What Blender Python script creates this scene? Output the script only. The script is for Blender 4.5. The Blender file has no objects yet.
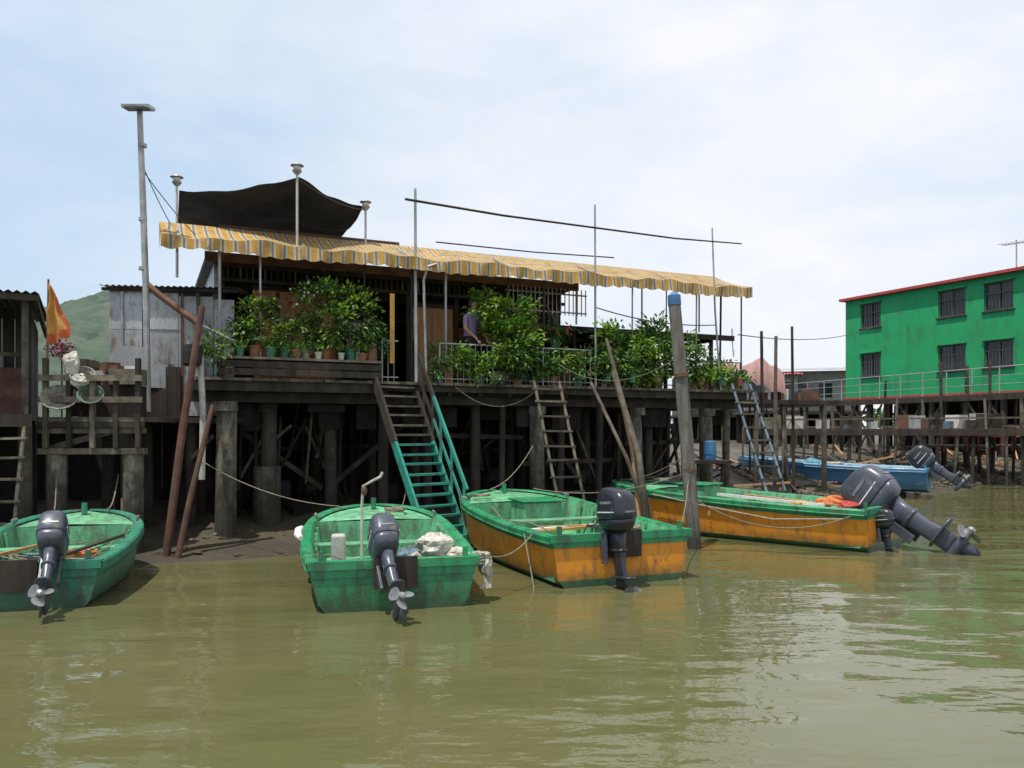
import bpy, math, random
from mathutils import Vector, Matrix, noise as mnoise
R = random.Random(7)
scene = bpy.context.scene
V = Vector

# ------------------------------------------------------------------ materials
def _mix(nt, fac, a, b, blend='MIX'):
    n = nt.nodes.new('ShaderNodeMix'); n.data_type = 'RGBA'; n.blend_type = blend
    for sock, val in ((n.inputs[0], fac), (n.inputs[6], a), (n.inputs[7], b)):
        if hasattr(val, 'is_output'): nt.links.new(val, sock)
        else: sock.default_value = val if not isinstance(val, tuple) else (*val[:3], 1)
    return n.outputs[2]
def _mr(nt, src, a, b, c=0., d=1.):
    n = nt.nodes.new('ShaderNodeMapRange'); nt.links.new(src, n.inputs[0])
    for i, x in enumerate((a, b, c, d)): n.inputs[i + 1].default_value = x
    return n.outputs[0]
def _noise(nt, vec, scale, detail=5, rough=.6):
    n = nt.nodes.new('ShaderNodeTexNoise'); n.inputs['Scale'].default_value = scale
    n.inputs['Detail'].default_value = detail; n.inputs['Roughness'].default_value = rough
    nt.links.new(vec, n.inputs['Vector']); return n.outputs[0]
def _map(nt, vec, s):
    n = nt.nodes.new('ShaderNodeMapping'); n.inputs['Scale'].default_value = s
    nt.links.new(vec, n.inputs['Vector']); return n.outputs[0]

def M(name, c1, c2=None, rough=.7, scale=3., metal=0., bump=.3, bscale=30., island=.12, dirt=None,
      damt=.5, stretch=(1, 1, 1), low_stain_shade=None, translucent=0., dscale=2.5):
    m = bpy.data.materials.new(name); m.use_nodes = True
    nt = m.node_tree; bs = nt.nodes['Principled BSDF']
    tc = nt.nodes.new('ShaderNodeTexCoord').outputs['Object']
    vec = _map(nt, tc, stretch)
    if c2 is None: c2 = tuple(x * .7 for x in c1)
    n0 = _noise(nt, vec, scale, 3)
    col = _mix(nt, _mr(nt, n0, .35, .65), c1, c2)
    geo = nt.nodes.new('ShaderNodeNewGeometry')
    if island:
        r = _mr(nt, geo.outputs['Random Per Island'], 0, 1, 1 - island, 1 + island)
        h = nt.nodes.new('ShaderNodeHueSaturation'); nt.links.new(r, h.inputs['Value']); nt.links.new(col, h.inputs['Color'])
        col = h.outputs[0]
    if dirt is not None:
        d = _noise(nt, _map(nt, tc, (dscale * 1.2, dscale * 1.2, dscale * .45)), 2.2, 5, .7)
        col = _mix(nt, _mr(nt, d, .62 - damt * .2, .78 - damt * .2, 0, .85), col, dirt)
        d2 = _noise(nt, tc, 38, 1, .7)
        col = _mix(nt, _mr(nt, d2, .6, .72, 0, .45), col, dirt)
    if low_stain_shade is not None:  # tone low down: waterline stain on hulls, painted under-deck shade on posts
        sep = nt.nodes.new('ShaderNodeSeparateXYZ'); nt.links.new(geo.outputs['Position'], sep.inputs[0])
        nn = _noise(nt, tc, 5, 4, .7)
        ad = nt.nodes.new('ShaderNodeMath'); ad.operation = 'MULTIPLY_ADD'
        nt.links.new(nn, ad.inputs[0]); ad.inputs[1].default_value = -(low_stain_shade[1] - low_stain_shade[0]) * 1.6; nt.links.new(sep.outputs[2], ad.inputs[2])
        z0 = low_stain_shade[0] - (low_stain_shade[1] - low_stain_shade[0]) * .8
        col = _mix(nt, _mr(nt, ad.outputs[0], z0, z0 + (low_stain_shade[1] - low_stain_shade[0]), .92, 0), col, low_stain_shade[2])
    nt.links.new(col, bs.inputs['Base Color'])
    bs.inputs['Metallic'].default_value = metal
    rr = _mr(nt, n0, .3, .7, max(.04, rough - .12), min(1, rough + .12))
    nt.links.new(rr, bs.inputs['Roughness'])
    if bump:
        b = nt.nodes.new('ShaderNodeBump'); b.inputs['Strength'].default_value = bump; b.inputs['Distance'].default_value = .012
        nt.links.new(_noise(nt, vec, bscale, 2, .65), b.inputs['Height']); nt.links.new(b.outputs[0], bs.inputs['Normal'])
    if translucent:
        tr = nt.nodes.new('ShaderNodeBsdfTranslucent'); nt.links.new(col, tr.inputs['Color'])
        mx = nt.nodes.new('ShaderNodeMixShader'); mx.inputs[0].default_value = translucent
        nt.links.new(bs.outputs[0], mx.inputs[1]); nt.links.new(tr.outputs[0], mx.inputs[2])
        nt.links.new(mx.outputs[0], nt.nodes['Material Output'].inputs['Surface'])
    return m

DIRT = (.06, .045, .03)
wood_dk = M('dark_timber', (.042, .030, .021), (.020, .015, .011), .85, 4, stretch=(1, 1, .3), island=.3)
wood_gy = M('weathered_timber', (.16, .135, .10), (.075, .062, .045), .85, 5, island=.4, dirt=DIRT, damt=.5, low_stain_shade=(.6, 1.7, (.026, .023, .015)))  # lower part darkened in colour to paint the shade below the deck
wood_or = M('varnished_boards', (.42, .17, .05), (.25, .095, .03), .55, 3, stretch=(3, 3, .5), island=.25, dirt=(.10, .05, .025), damt=.3)
wood_lt = M('light_boards', (.42, .25, .12), (.30, .17, .08), .6, 3, stretch=(3, 3, .5), island=.2, dirt=(.14, .08, .04), damt=.3)
wood_rd = M('red_brown_plank', (.12, .052, .035), (.065, .03, .023), .75, 5, island=.2, dirt=DIRT)
concrete = M('stained_concrete', (.23, .21, .165), (.13, .115, .088), .9, 3, bump=.6, dirt=(.045, .038, .027), damt=1.0, low_stain_shade=(.6, 1.7, (.024, .022, .015)))  # dark foot is stain plus under-deck shade put into the colour
concrete_d = M('dark_concrete', (.065, .057, .043), (.035, .031, .024), .9, 3, bump=.5, dirt=(.022, .02, .014), damt=.7, low_stain_shade=(.5, 1.6, (.016, .014, .01)))
steel = M('galvanised_metal', (.38, .39, .39), (.26, .27, .27), .45, 3, metal=.35, dirt=(.20, .14, .10), damt=.3)
sheet = M('sheet_metal', (.42, .44, .46), (.28, .30, .32), .5, 1.2, metal=.25, island=.2, dirt=(.18, .13, .09), damt=.6)
rust = M('rusty_metal', (.16, .07, .04), (.09, .045, .03), .8, 5)
pipe_w = M('pale_pipe', (.50, .49, .45), (.38, .36, .32), .5, 4, dirt=DIRT, damt=.3)
darkroof = M('roofing_felt', (.055, .052, .05), (.03, .03, .03), .9, 2)
inside = M('shade_black_timber', (.012, .0095, .008), (.005, .0045, .004), .95, 3, island=.4, bump=0)  # near-black colour stands in for the shade indoors and below decks
yel = M('awning_yellow', (.58, .33, .055), (.46, .25, .05), .75, 1, island=0, translucent=.25, dirt=(.26, .18, .09), damt=.7)
wht = M('awning_cream', (.54, .48, .35), (.44, .38, .27), .75, 1, island=0, translucent=.25, dirt=(.28, .22, .14), damt=.7)
grn_s = M('awning_grey', (.20, .18, .15), (.15, .14, .12), .75, 1, island=0, translucent=.25)
net = M('shade_net', (.020, .018, .016), (.010, .010, .010), .9, 2, bump=.6, bscale=60, translucent=.12)
white = M('white_paint', (.75, .75, .72), (.6, .6, .56), .5, 3, dirt=DIRT, damt=.15)
bagm = M('bleached_netting', (.58, .56, .50), (.38, .36, .31), .9, 14, bump=1., bscale=50, dirt=(.16, .15, .11), damt=.5)
black_pl = M('outboard_paint', (.022, .026, .036), (.015, .018, .024), .26, 3, bump=.03, island=0, dirt=(.09, .09, .09), damt=.15)
grey_pl = M('outboard_grey', (.070, .080, .110), (.045, .052, .072), .34, 3, bump=.05, island=0, dirt=(.16, .15, .13), damt=.25)
alu = M('prop_alloy', (.30, .31, .32), (.16, .17, .18), .4, 12, metal=.3, dirt=(.10, .10, .09))
boatg = M('green_gelcoat', (.012, .27, .10), (.05, .24, .12), .42, 2.5, bump=.25, island=0, dirt=(.035, .09, .05), damt=.85, low_stain_shade=(.02, .38, (.03, .06, .028)))
boatt = M('teal_gelcoat', (.014, .22, .13), (.05, .20, .13), .42, 2.5, bump=.25, island=0, dirt=(.05, .085, .07), damt=.85, low_stain_shade=(.02, .36, (.03, .06, .035)))
boati = M('pale_green_interior', (.16, .45, .25), (.07, .32, .16), .55, 2.2, bump=.3, island=.12, dirt=(.10, .14, .08), damt=.85)
boato = M('orange_gelcoat', (.72, .28, .018), (.60, .22, .02), .42, 2, bump=.2, island=0, dirt=(.28, .14, .05), damt=.6, low_stain_shade=(.02, .24, (.06, .075, .03)))
boatb = M('blue_gelcoat', (.05, .20, .38), (.04, .15, .28), .45, 2, island=0, dirt=(.15, .17, .16), damt=.45)
boatbi = M('pale_blue_interior', (.30, .45, .50), (.2, .33, .38), .55, 2, dirt=(.2, .2, .17), damt=.5)
rubber = M('black_rubber', (.02, .02, .02), None, .7, 5)
ropem = M('rope', (.27, .24, .18), (.17, .15, .11), .9, 20, bump=.6, bscale=120)
ropew = M('pale_rope', (.48, .46, .40), (.30, .28, .22), .9, 20, bump=.6, bscale=120)
ropeb = M('blue_rope', (.10, .28, .38), None, .9, 20)
cable = M('cable', (.05, .05, .05), None, .6, 5)
teal = M('teal_paint', (.02, .29, .22), (.03, .20, .16), .5, 4, island=.15, dirt=(.05, .07, .055), damt=.6)
bluep = M('blue_paint', (.04, .17, .36), (.035, .11, .24), .5, 5, dirt=DIRT, damt=.4)
blueg = M('faded_blue_paint', (.12, .19, .26), (.08, .11, .14), .8, 5, dirt=DIRT, damt=.6)
redp = M('red_paint', (.42, .05, .04), (.30, .04, .03), .55, 5, dirt=DIRT, damt=.2)
redd = M('dull_red_paint', (.24, .04, .03), (.16, .03, .025), .65, 5, dirt=DIRT, damt=.5)
orangec = M('orange_cloth', (.72, .27, .07), (.60, .16, .06), .8, 6, translucent=.3)
flagy = M('flag_yellow', (.72, .42, .12), (.62, .33, .10), .8, 6, translucent=.35)
flagr = M('flag_red', (.62, .17, .06), (.52, .12, .05), .8, 6, translucent=.35)
pinkc = M('pink_cloth', (.52, .25, .26), (.42, .28, .26), .8, 3, translucent=.3, dirt=(.3, .2, .16))
greenw = M('green_render', (.006, .31, .105), (.010, .25, .09), .75, .6, bump=.3, island=0, dirt=(.02, .15, .06), damt=.5, dscale=.8)
glass = M('window_glass', (.03, .035, .04), (.015, .02, .025), .12, 2, bump=.05, island=.3)
frame_m = M('window_frame', (.10, .10, .09), None, .5, 4)
terra = M('terracotta', (.30, .13, .07), (.22, .10, .06), .85, 6, island=.3)
potg = M('green_pot', (.05, .20, .12), (.04, .13, .09), .45, 6, island=.3)
potw = M('pale_pot', (.50, .48, .44), (.4, .38, .33), .5, 6, island=.25)
leafA = M('leaf_mid', (.08, .20, .03), (.045, .12, .02), .5, 6, bump=0, island=.55, translucent=.4)
leafB = M('leaf_bright', (.24, .38, .035), (.14, .26, .03), .5, 6, bump=0, island=.45, translucent=.45)
leafC = M('leaf_dark', (.035, .085, .022), (.025, .055, .016), .5, 6, bump=0, island=.5, translucent=.25)
flowR = M('red_flower', (.60, .06, .07), None, .7, 6, island=.3, translucent=.3)
flowW = M('white_flower', (.75, .72, .68), None, .7, 6, island=.1, translucent=.3)
flowP = M('pink_flower', (.65, .18, .32), None, .7, 6, island=.2, translucent=.3)
stemm = M('stem', (.09, .08, .04), None, .8, 6)
rockm = M('rock', (.17, .145, .105), (.09, .075, .055), .85, 2, bump=.7, island=.35, low_stain_shade=(.0, .6, (.04, .034, .022)))
markm = M('faded_lettering', (.52, .33, .14), (.42, .22, .07), .7, 20, dirt=(.5, .2, .03), damt=.8)

# ------------------------------------------------------------------ mesh builder
class MB:
    def __init__(s): s.v = []; s.f = []; s.m = []; s.mats = []
    def mi(s, mat):
        if mat not in s.mats: s.mats.append(mat)
        return s.mats.index(mat)
    def add(s, vs, fs, mat):
        o = len(s.v); s.v += [tuple(x) for x in vs]; k = s.mi(mat)
        for f in fs: s.f.append(tuple(i + o for i in f)); s.m.append(k)
    def box(s, c, sz, mat, Rm=None):
        c = V(c); h = V(sz) / 2; vs = []
        for x in (-1, 1):
            for y in (-1, 1):
                for z in (-1, 1):
                    p = V((x * h.x, y * h.y, z * h.z)); vs.append(c + (Rm @ p if Rm else p))
        s.add(vs, [(0, 1, 3, 2), (4, 6, 7, 5), (0, 4, 5, 1), (2, 3, 7, 6), (0, 2, 6, 4), (1, 5, 7, 3)], mat)
    def bb(s, x0, x1, y0, y1, z0, z1, mat):
        s.box(((x0 + x1) / 2, (y0 + y1) / 2, (z0 + z1) / 2), (x1 - x0, y1 - y0, z1 - z0), mat)
    def beam(s, a, b, w, h, mat):
        a, b = V(a), V(b); d = (b - a); L = d.length
        if L < 1e-5: return
        d.normalize(); up = V((0, 0, 1)) if abs(d.z) < .97 else V((0, 1, 0))
        sx = d.cross(up).normalized(); sy = sx.cross(d).normalized()
        s.box((a + b) / 2, (w, L, h), mat, Matrix((sx, d, sy)).transposed())
    def tube(s, pts, r, mat, seg=8, caps=True):
        pts = [V(p) for p in pts]; n = len(pts)
        rs = r if isinstance(r, (list, tuple)) else [r] * n
        rings = []; prev = None
        for i, p in enumerate(pts):
            t = (pts[min(i + 1, n - 1)] - pts[max(i - 1, 0)]).normalized()
            if prev is None:
                ref = V((0, 0, 1)) if abs(t.z) < .9 else V((1, 0, 0)); a = t.cross(ref).normalized()
            else: a = (prev - t * prev.dot(t)).normalized()
            prev = a; b = t.cross(a)
            rings.append([p + (a * math.cos(k * 2 * math.pi / seg) + b * math.sin(k * 2 * math.pi / seg)) * rs[i] for k in range(seg)])
        s.loft(rings, mat, caps)
    def loft(s, rings, mat, caps=True, closed=True):
        seg = len(rings[0]); vs = [p for r in rings for p in r]; fs = []
        for i in range(len(rings) - 1):
            for k in range(seg if closed else seg - 1):
                k2 = (k + 1) % seg
                fs.append((i * seg + k, i * seg + k2, (i + 1) * seg + k2, (i + 1) * seg + k))
        if caps: fs.append(tuple(reversed(range(seg)))); fs.append(tuple((len(rings) - 1) * seg + k for k in range(seg)))
        s.add(vs, fs, mat)
    def ell(s, c, r, mat, seg=12, rg=8, wob=0.):
        c = V(c); rings = []
        for i in range(1, rg):
            th = math.pi * i / rg
            rings.append([c + V((r[0] * math.sin(th) * math.cos(2 * math.pi * k / seg), r[1] * math.sin(th) * math.sin(2 * math.pi * k / seg), -r[2] * math.cos(th))) for k in range(seg)])
        if wob:
            for rr in rings:
                for k in range(seg): rr[k] = c + (rr[k] - c) * (1 + R.uniform(-wob, wob))
        s.loft(rings, mat)
    def crumple(s, c, r, mat, amp=.35, fr=7.):
        c = V(c); rings = []
        for i in range(1, 18):
            th = math.pi * i / 18; rr = []
            for k in range(28):
                d = V((math.sin(th) * math.cos(2 * math.pi * k / 28), math.sin(th) * math.sin(2 * math.pi * k / 28), -math.cos(th)))
                q = 1 + amp * mnoise.noise(d * 1.6 + c * 3) + amp * .6 * abs(mnoise.noise(d * fr * .6 + c)) + R.uniform(-.03, .03)
                rr.append(c + V((d.x * r[0], d.y * r[1], d.z * r[2])) * q)
            rings.append(rr)
        s.loft(rings, mat)
    def leaf(s, p, d, nrm, L, W, mat):
        d = d.normalized(); sd = d.cross(nrm)
        if sd.length < 1e-4: return
        sd.normalize(); up = sd.cross(d)
        s.add([p, p + d * L * .45 + sd * W / 2 + up * W * .15, p + d * L - up * L * .12, p + d * L * .45 - sd * W / 2 + up * W * .15], [(0, 1, 2), (0, 2, 3)], mat)
    def build(s, name, parent=None, frame=None, smooth=False, bevel=0.):
        me = bpy.data.meshes.new(name); me.from_pydata(s.v, [], s.f)
        for m in s.mats: me.materials.append(m)
        me.polygons.foreach_set('material_index', s.m)
        if smooth: me.polygons.foreach_set('use_smooth', [True] * len(s.f))
        me.validate(); me.update()
        o = bpy.data.objects.new(name, me); scene.collection.objects.link(o)
        if parent: o.parent = parent
        if frame is not None: o.matrix_world = frame
        if bevel:
            b = o.modifiers.new('Bevel', 'BEVEL'); b.width = bevel; b.segments = 2; b.limit_method = 'ANGLE'
        return o
def empty(name, frame=None):
    o = bpy.data.objects.new(name, None); scene.collection.objects.link(o); o.empty_display_size = .3
    if frame is not None: o.matrix_world = frame
    return o
def FR(x, y, rz, z=0.): return Matrix.Translation((x, y, z)) @ Matrix.Rotation(rz, 4, 'Z')
HF = FR(-5.6, 12.8, math.atan2(.417, .909))
def sag(a, b, s, n=14):
    a, b = V(a), V(b)
    return [a.lerp(b, i / n) - V((0, 0, s * 4 * (i / n) * (1 - i / n))) for i in range(n + 1)]

# ------------------------------------------------------------------ world / sun / camera
SUN_EL, SUN_AZ = math.radians(72), math.radians(222)
w = bpy.data.worlds.new('World'); scene.world = w; w.use_nodes = True; nt = w.node_tree
bg = nt.nodes['Background']; bg.inputs[1].default_value = .110
sk = nt.nodes.new('ShaderNodeTexSky'); sk.sky_type = 'NISHITA'; sk.sun_disc = False
sk.sun_elevation = SUN_EL; sk.sun_rotation = SUN_AZ; sk.air_density = 1.2; sk.dust_density = 2.0
tc = nt.nodes.new('ShaderNodeTexCoord').outputs['Generated']
n1 = _noise(nt, _map(nt, tc, (1.3, 1.3, 3.6)), 1.7, 7, .55)
n2 = _noise(nt, _map(nt, tc, (2.5, 2.5, 7)), 2.0, 5, .5)
sep = nt.nodes.new('ShaderNodeSeparateXYZ'); nt.links.new(tc, sep.inputs[0])
gx = _mr(nt, sep.outputs[0], -.6, .35, -.22, .20)     # thicker haze to the right
ad = nt.nodes.new('ShaderNodeMath'); ad.operation = 'ADD'; nt.links.new(n1, ad.inputs[0]); nt.links.new(gx, ad.inputs[1])
fac = _mr(nt, ad.outputs[0], .26, .72, .02, .95)
haze = _mix(nt, _mr(nt, n2, .35, .7), (8.1, 8.45, 9.2), (9.0, 9.0, 9.2))
nt.links.new(_mix(nt, fac, _mix(nt, .72, sk.outputs[0], (6.1, 7.8, 9.7)), haze), bg.inputs[0])

sd = V((math.sin(SUN_AZ) * math.cos(SUN_EL), math.cos(SUN_AZ) * math.cos(SUN_EL), math.sin(SUN_EL)))
sl = bpy.data.lights.new('sun', 'SUN'); sl.energy = 5.0; sl.angle = math.radians(.5); sl.color = (1, .95, .86)
so = bpy.data.objects.new('sun', sl); scene.collection.objects.link(so); so.rotation_euler = sd.to_track_quat('Z', 'Y').to_euler()
cd = bpy.data.cameras.new('camera'); cam = bpy.data.objects.new('camera', cd); scene.collection.objects.link(cam)
cam.location = (0, 0, 2.0); cam.rotation_euler = (math.radians(90), 0, 0)
cd.lens = 28.125; cd.sensor_width = 36; cd.shift_y = .045; cd.clip_end = 4000; cd.clip_start = .1
scene.camera = cam
scene.view_settings.view_transform = 'Standard'; scene.view_settings.look = 'None'; scene.view_settings.exposure = 0

# ------------------------------------------------------------------ ground + water
SH = [(-1500, -100), (-60, 4), (-8, 11.4), (-5.4, 11.9), (-3.6, 12.6), (0, 15.2), (5, 18.2), (12, 24.2), (17, 29), (60, 52), (1500, 700)]
def shore(x):
    for (a, ya), (b, yb) in zip(SH, SH[1:]):
        if a <= x <= b: return ya + (yb - ya) * (x - a) / (b - a)
    return 0
def gz(x, y):
    s = y - shore(x)
    if s < 0: z = max(-2.5, .35 * s)
    elif s < 4: z = .17 * s
    elif s < 12: z = .68 + .05 * (s - 4)
    else: z = 1.08 + min(.3, .004 * (s - 12))
    if s > -4: z += .10 * mnoise.noise(V((x * .7, y * .7, 0))) + .05 * mnoise.noise(V((x * 2.3, y * 2.3, 5)))
    return z
def axis(lo, hi, fine_lo, fine_hi, st):
    a = []; x = fine_lo
    while x <= fine_hi: a.append(x); x += st
    g = st; x = fine_lo
    pre = []
    while x > lo: g *= 1.35; x -= g; pre.append(x)
    g = st; x = a[-1]; post = []
    while x < hi: g *= 1.35; x += g; post.append(x)
    return list(reversed(pre)) + a + post
mb = MB(); xs = axis(-1400, 1400, -11, 30, .3); ys = axis(-900, 2500, 9, 46, .3)
mud = M('mud', (.095, .074, .047), (.042, .033, .022), .6, 1.2, bump=1., bscale=9, island=0, dirt=(.04, .042, .022), damt=.5, low_stain_shade=(-.1, .3, (.028, .023, .015)))
vs = [(x, y, gz(x, y)) for y in ys for x in xs]; nx = len(xs)
mb.add(vs, [(j * nx + i, j * nx + i + 1, (j + 1) * nx + i + 1, (j + 1) * nx + i) for j in range(len(ys) - 1) for i in range(nx - 1)], mud)
mb.build('ground', smooth=True)

wm = bpy.data.materials.new('river_water'); wm.use_nodes = True; nt = wm.node_tree; bs = nt.nodes['Principled BSDF']
tc = nt.nodes.new('ShaderNodeTexCoord').outputs['Object']
col = _mix(nt, _mr(nt, _noise(nt, tc, .35, 3), .35, .65), (.092, .094, .037), (.112, .106, .048))
nt.links.new(col, bs.inputs['Base Color']); bs.inputs['Roughness'].default_value = .02; bs.inputs['IOR'].default_value = 1.45
a = _noise(nt, _map(nt, tc, (.6, 1.0, 1)), .8, 2, .45); b = _noise(nt, _map(nt, tc, (.55, 1.25, 1)), 2.4, 2, .5); c = _noise(nt, _map(nt, tc, (.7, 1.4, 1)), 8, 2, .5)
amp = _mr(nt, _noise(nt, _map(nt, tc, (.5, 1, 1)), .35, 3), .38, .66, .30, 1.25)
def mad(x, k, y):
    n = nt.nodes.new('ShaderNodeMath'); n.operation = 'MULTIPLY_ADD'; nt.links.new(x, n.inputs[0])
    for i, q in ((1, k), (2, y)):
        if hasattr(q, 'is_output'): nt.links.new(q, n.inputs[i])
        else: n.inputs[i].default_value = q
    return n.outputs[0]
bc = mad(b, .34, mad(c, .07, 0.))
h = mad(a, .85, mad(bc, amp, 0.))
bp = nt.nodes.new('ShaderNodeBump'); bp.inputs['Strength'].default_value = 1.; bp.inputs['Distance'].default_value = .075
nt.links.new(h, bp.inputs['Height']); nt.links.new(bp.outputs[0], bs.inputs['Normal'])
mb = MB(); mb.add([(-1400, -900, 0), (1400, -900, 0), (1400, 2500, 0), (-1400, 2500, 0)], [(0, 1, 2, 3)], wm); mb.build('water')

# hill (left, distant) and tree line
hm = M('hazed_scrub', (.040, .072, .045), (.085, .105, .075), .95, .06, bump=0, island=0, dirt=(.025, .048, .034), damt=.8, dscale=.05)  # green tinted bluish: distance haze put into the base colour
mb = MB(); N = 130
vs = []
for j in range(N):
    for i in range(N):
        x = -330 + 400 * i / (N - 1); y = 230 + 330 * j / (N - 1)
        r = math.hypot((x + 168) / 112, (y - 390) / 150)
        z = 64 * max(0, 1 - r * r) ** .9 * (1 + .12 * mnoise.noise(V((x * .02, y * .02, 1)))) + 7 * mnoise.noise(V((x * .06, y * .06, 3))) * max(0, 1 - r) + 3 * mnoise.noise(V((x * .25, y * .25, 3)))
        vs.append((x, y, z + .5))
mb.add(vs, [(j * N + i, j * N + i + 1, (j + 1) * N + i + 1, (j + 1) * N + i) for j in range(N - 1) for i in range(N - 1)], hm)
mb.build('hill', smooth=True)
mb = MB()
for k in range(9000):
    x = R.uniform(-40, 330); y = 120 + R.uniform(0, 10) + x * .25
    hh = 4.0 + 2.5 * mnoise.noise(V((x * .06, 0, 0))) + 1.5 * mnoise.noise(V((x * .3, 2, 0)))
    p = V((x, y, 1.0 + hh * R.random() ** .7)); d = V((R.gauss(0, 1), R.gauss(0, 1), R.gauss(0, 1)))
    mb.leaf(p, d, V((R.gauss(0, .5), -1, R.gauss(0, .5) + .6)), R.uniform(.6, 1.4), R.uniform(.5, 1), R.choice((leafA, leafC, leafC)))
mb.build('distant_tree_line')

# ------------------------------------------------------------------ helper builders
def planks_wall(mb, u0, u1, v, z0, z1, w, mat, th=.025, alongv=False):
    u = u0
    while u < u1 - .01:
        ww = min(w, u1 - u); off = R.uniform(-.006, .006)
        if alongv: mb.bb(v + off - th / 2, v + off + th / 2, u, u + ww - .006, z0, z1, mat)
        else: mb.bb(u, u + ww - .006, v + off - th / 2, v + off + th / 2, z0 + R.uniform(-.02, .0), z1, mat)
        u += w
def post(mb, x, y, z0, z1, r, mat, seg=10, lean=.0):
    dx, dy = R.uniform(-lean, lean), R.uniform(-lean, lean)
    mb.tube([(x, y, z0), (x + dx * .5, y + dy * .5, (z0 + z1) / 2), (x + dx, y + dy, z1)], [r * R.uniform(1., 1.1), r, r * .96], mat, seg)
def corrugated(mb, x0, x1, y0, z0, y1, z1, mat, p=.1, amp=.015):
    n = max(4, int((x1 - x0) / p * 4)); vs = []
    for (y, z) in ((y0, z0), (y1, z1)):
        for i in range(n + 1): vs.append((x0 + (x1 - x0) * i / n, y, z + amp * math.sin(i * math.pi / 2)))
    mb.add(vs, [(i, i + 1, n + 2 + i, n + 1 + i) for i in range(n)], mat)
def ladder(name, a0, a1, b0, b1, n, r, mat, rung=None):
    mb = MB()
    for a, b in ((a0, a1), (b0, b1)): mb.tube([a, V(a).lerp(V(b), .5) + V((R.uniform(-.02, .02), 0, 0)), b], r, mat, 7)
    for i in range(n):
        t = (i + .5) / n; p = V(a0).lerp(V(a1), t); q = V(b0).lerp(V(b1), t); d = (q - p).normalized() * .06
        o = V((0, -.03, R.uniform(-.02, .02)))
        mb.beam(p - d + o, q + d + o + V((0, 0, R.uniform(-.02, .02))), .05, .035, rung or mat)
    return mb.build(name)

# ------------------------------------------------------------------ MAIN STILT HOUSE
house = empty('stilt_house', HF)
D = 2.88
mb = MB()   # deck
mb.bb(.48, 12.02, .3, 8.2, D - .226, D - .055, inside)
u = .5
while u < 12.0:
    mb.bb(u, u + .145, .06 + R.uniform(-.03, .03), 8.2, D - .05, D + R.uniform(-.004, .004), wood_gy); u += .15
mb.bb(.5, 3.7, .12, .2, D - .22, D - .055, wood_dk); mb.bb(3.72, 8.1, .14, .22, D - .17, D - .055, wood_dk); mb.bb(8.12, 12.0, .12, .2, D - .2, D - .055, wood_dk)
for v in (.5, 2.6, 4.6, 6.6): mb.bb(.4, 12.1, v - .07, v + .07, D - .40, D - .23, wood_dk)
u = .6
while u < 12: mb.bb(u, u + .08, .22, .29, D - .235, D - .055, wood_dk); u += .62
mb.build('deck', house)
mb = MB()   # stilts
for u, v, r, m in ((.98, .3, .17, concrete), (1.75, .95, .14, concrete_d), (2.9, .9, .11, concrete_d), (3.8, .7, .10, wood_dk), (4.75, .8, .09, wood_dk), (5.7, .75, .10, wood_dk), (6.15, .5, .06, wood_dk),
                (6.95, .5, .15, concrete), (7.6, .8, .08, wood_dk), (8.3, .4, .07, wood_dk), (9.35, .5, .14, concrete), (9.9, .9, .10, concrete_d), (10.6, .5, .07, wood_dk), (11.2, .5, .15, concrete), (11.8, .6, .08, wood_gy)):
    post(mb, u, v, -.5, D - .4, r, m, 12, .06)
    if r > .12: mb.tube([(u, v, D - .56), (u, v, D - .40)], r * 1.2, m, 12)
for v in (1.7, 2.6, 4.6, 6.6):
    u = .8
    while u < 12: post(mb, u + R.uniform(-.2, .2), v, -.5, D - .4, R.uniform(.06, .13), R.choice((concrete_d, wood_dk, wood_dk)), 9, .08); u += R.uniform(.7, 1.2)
mb.tube([(1.75, .95, -.4), (1.75, .95, 1.35)], .24, concrete, 14)
mb.build('stilts', house)
mb = MB()   # braces, hanging timber, dark backdrop boards
for a, b in (((.9, 1.2, 2.3), (2.8, 1.3, .9)), ((3.0, 1.2, 1.0), (4.6, 1.2, 2.3)), ((4.7, 1.1, 1.9), (6.9, 1.1, 1.85)), ((6.9, 1.1, 1.3), (9.3, 1.1, 1.35)), ((7.0, .9, 2.3), (8.2, .9, .9)), ((9.4, 1.1, 1.7), (11.8, 1.1, 1.75)), ((1.0, 2.6, 1.6), (6, 2.7, 1.7)), ((6, 2.6, 1.5), (11.5, 2.6, 1.8)), ((.8, .4, 1.9), (.2, 1.6, 1.1))):
    mb.beam(a, b, .06, .09, wood_dk)
for i in range(66):
    u = R.uniform(.8, 11.7); v = R.uniform(.85, 3); mb.beam((u, v, D - .3 - R.random() * .5), (u + R.gauss(0, .4), v + R.uniform(-.1, .4), R.uniform(.3, 1.6)), R.uniform(.03, .07), .05, R.choice((wood_gy, wood_dk, wood_dk, inside, inside)))
for i in range(40):
    u = R.uniform(1, 11.5); v = R.uniform(1.1, 3); s = R.uniform(.2, .6); mb.box((u, v, R.uniform(.4, 1.1)), (s, s * .7, s * .6), R.choice((wood_dk, inside, inside, inside, concrete_d)), Matrix.Rotation(R.uniform(0, 3), 3, 'Z'))
for i in range(20):
    u = R.uniform(1, 11.5); mb.bb(u, u + R.uniform(.3, .9), .6 + i * .02, .615 + i * .02, D - R.uniform(.55, .9), D - .42, R.choice((wood_dk, inside, inside)))
planks_wall(mb, .3, 12.2, 8.0, .2, D - .1, .2, inside)  # near-black boards, here and below, added to stand for under-deck darkness
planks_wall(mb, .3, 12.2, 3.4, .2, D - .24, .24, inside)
mb.build('under_deck_bracing', house)

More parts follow.
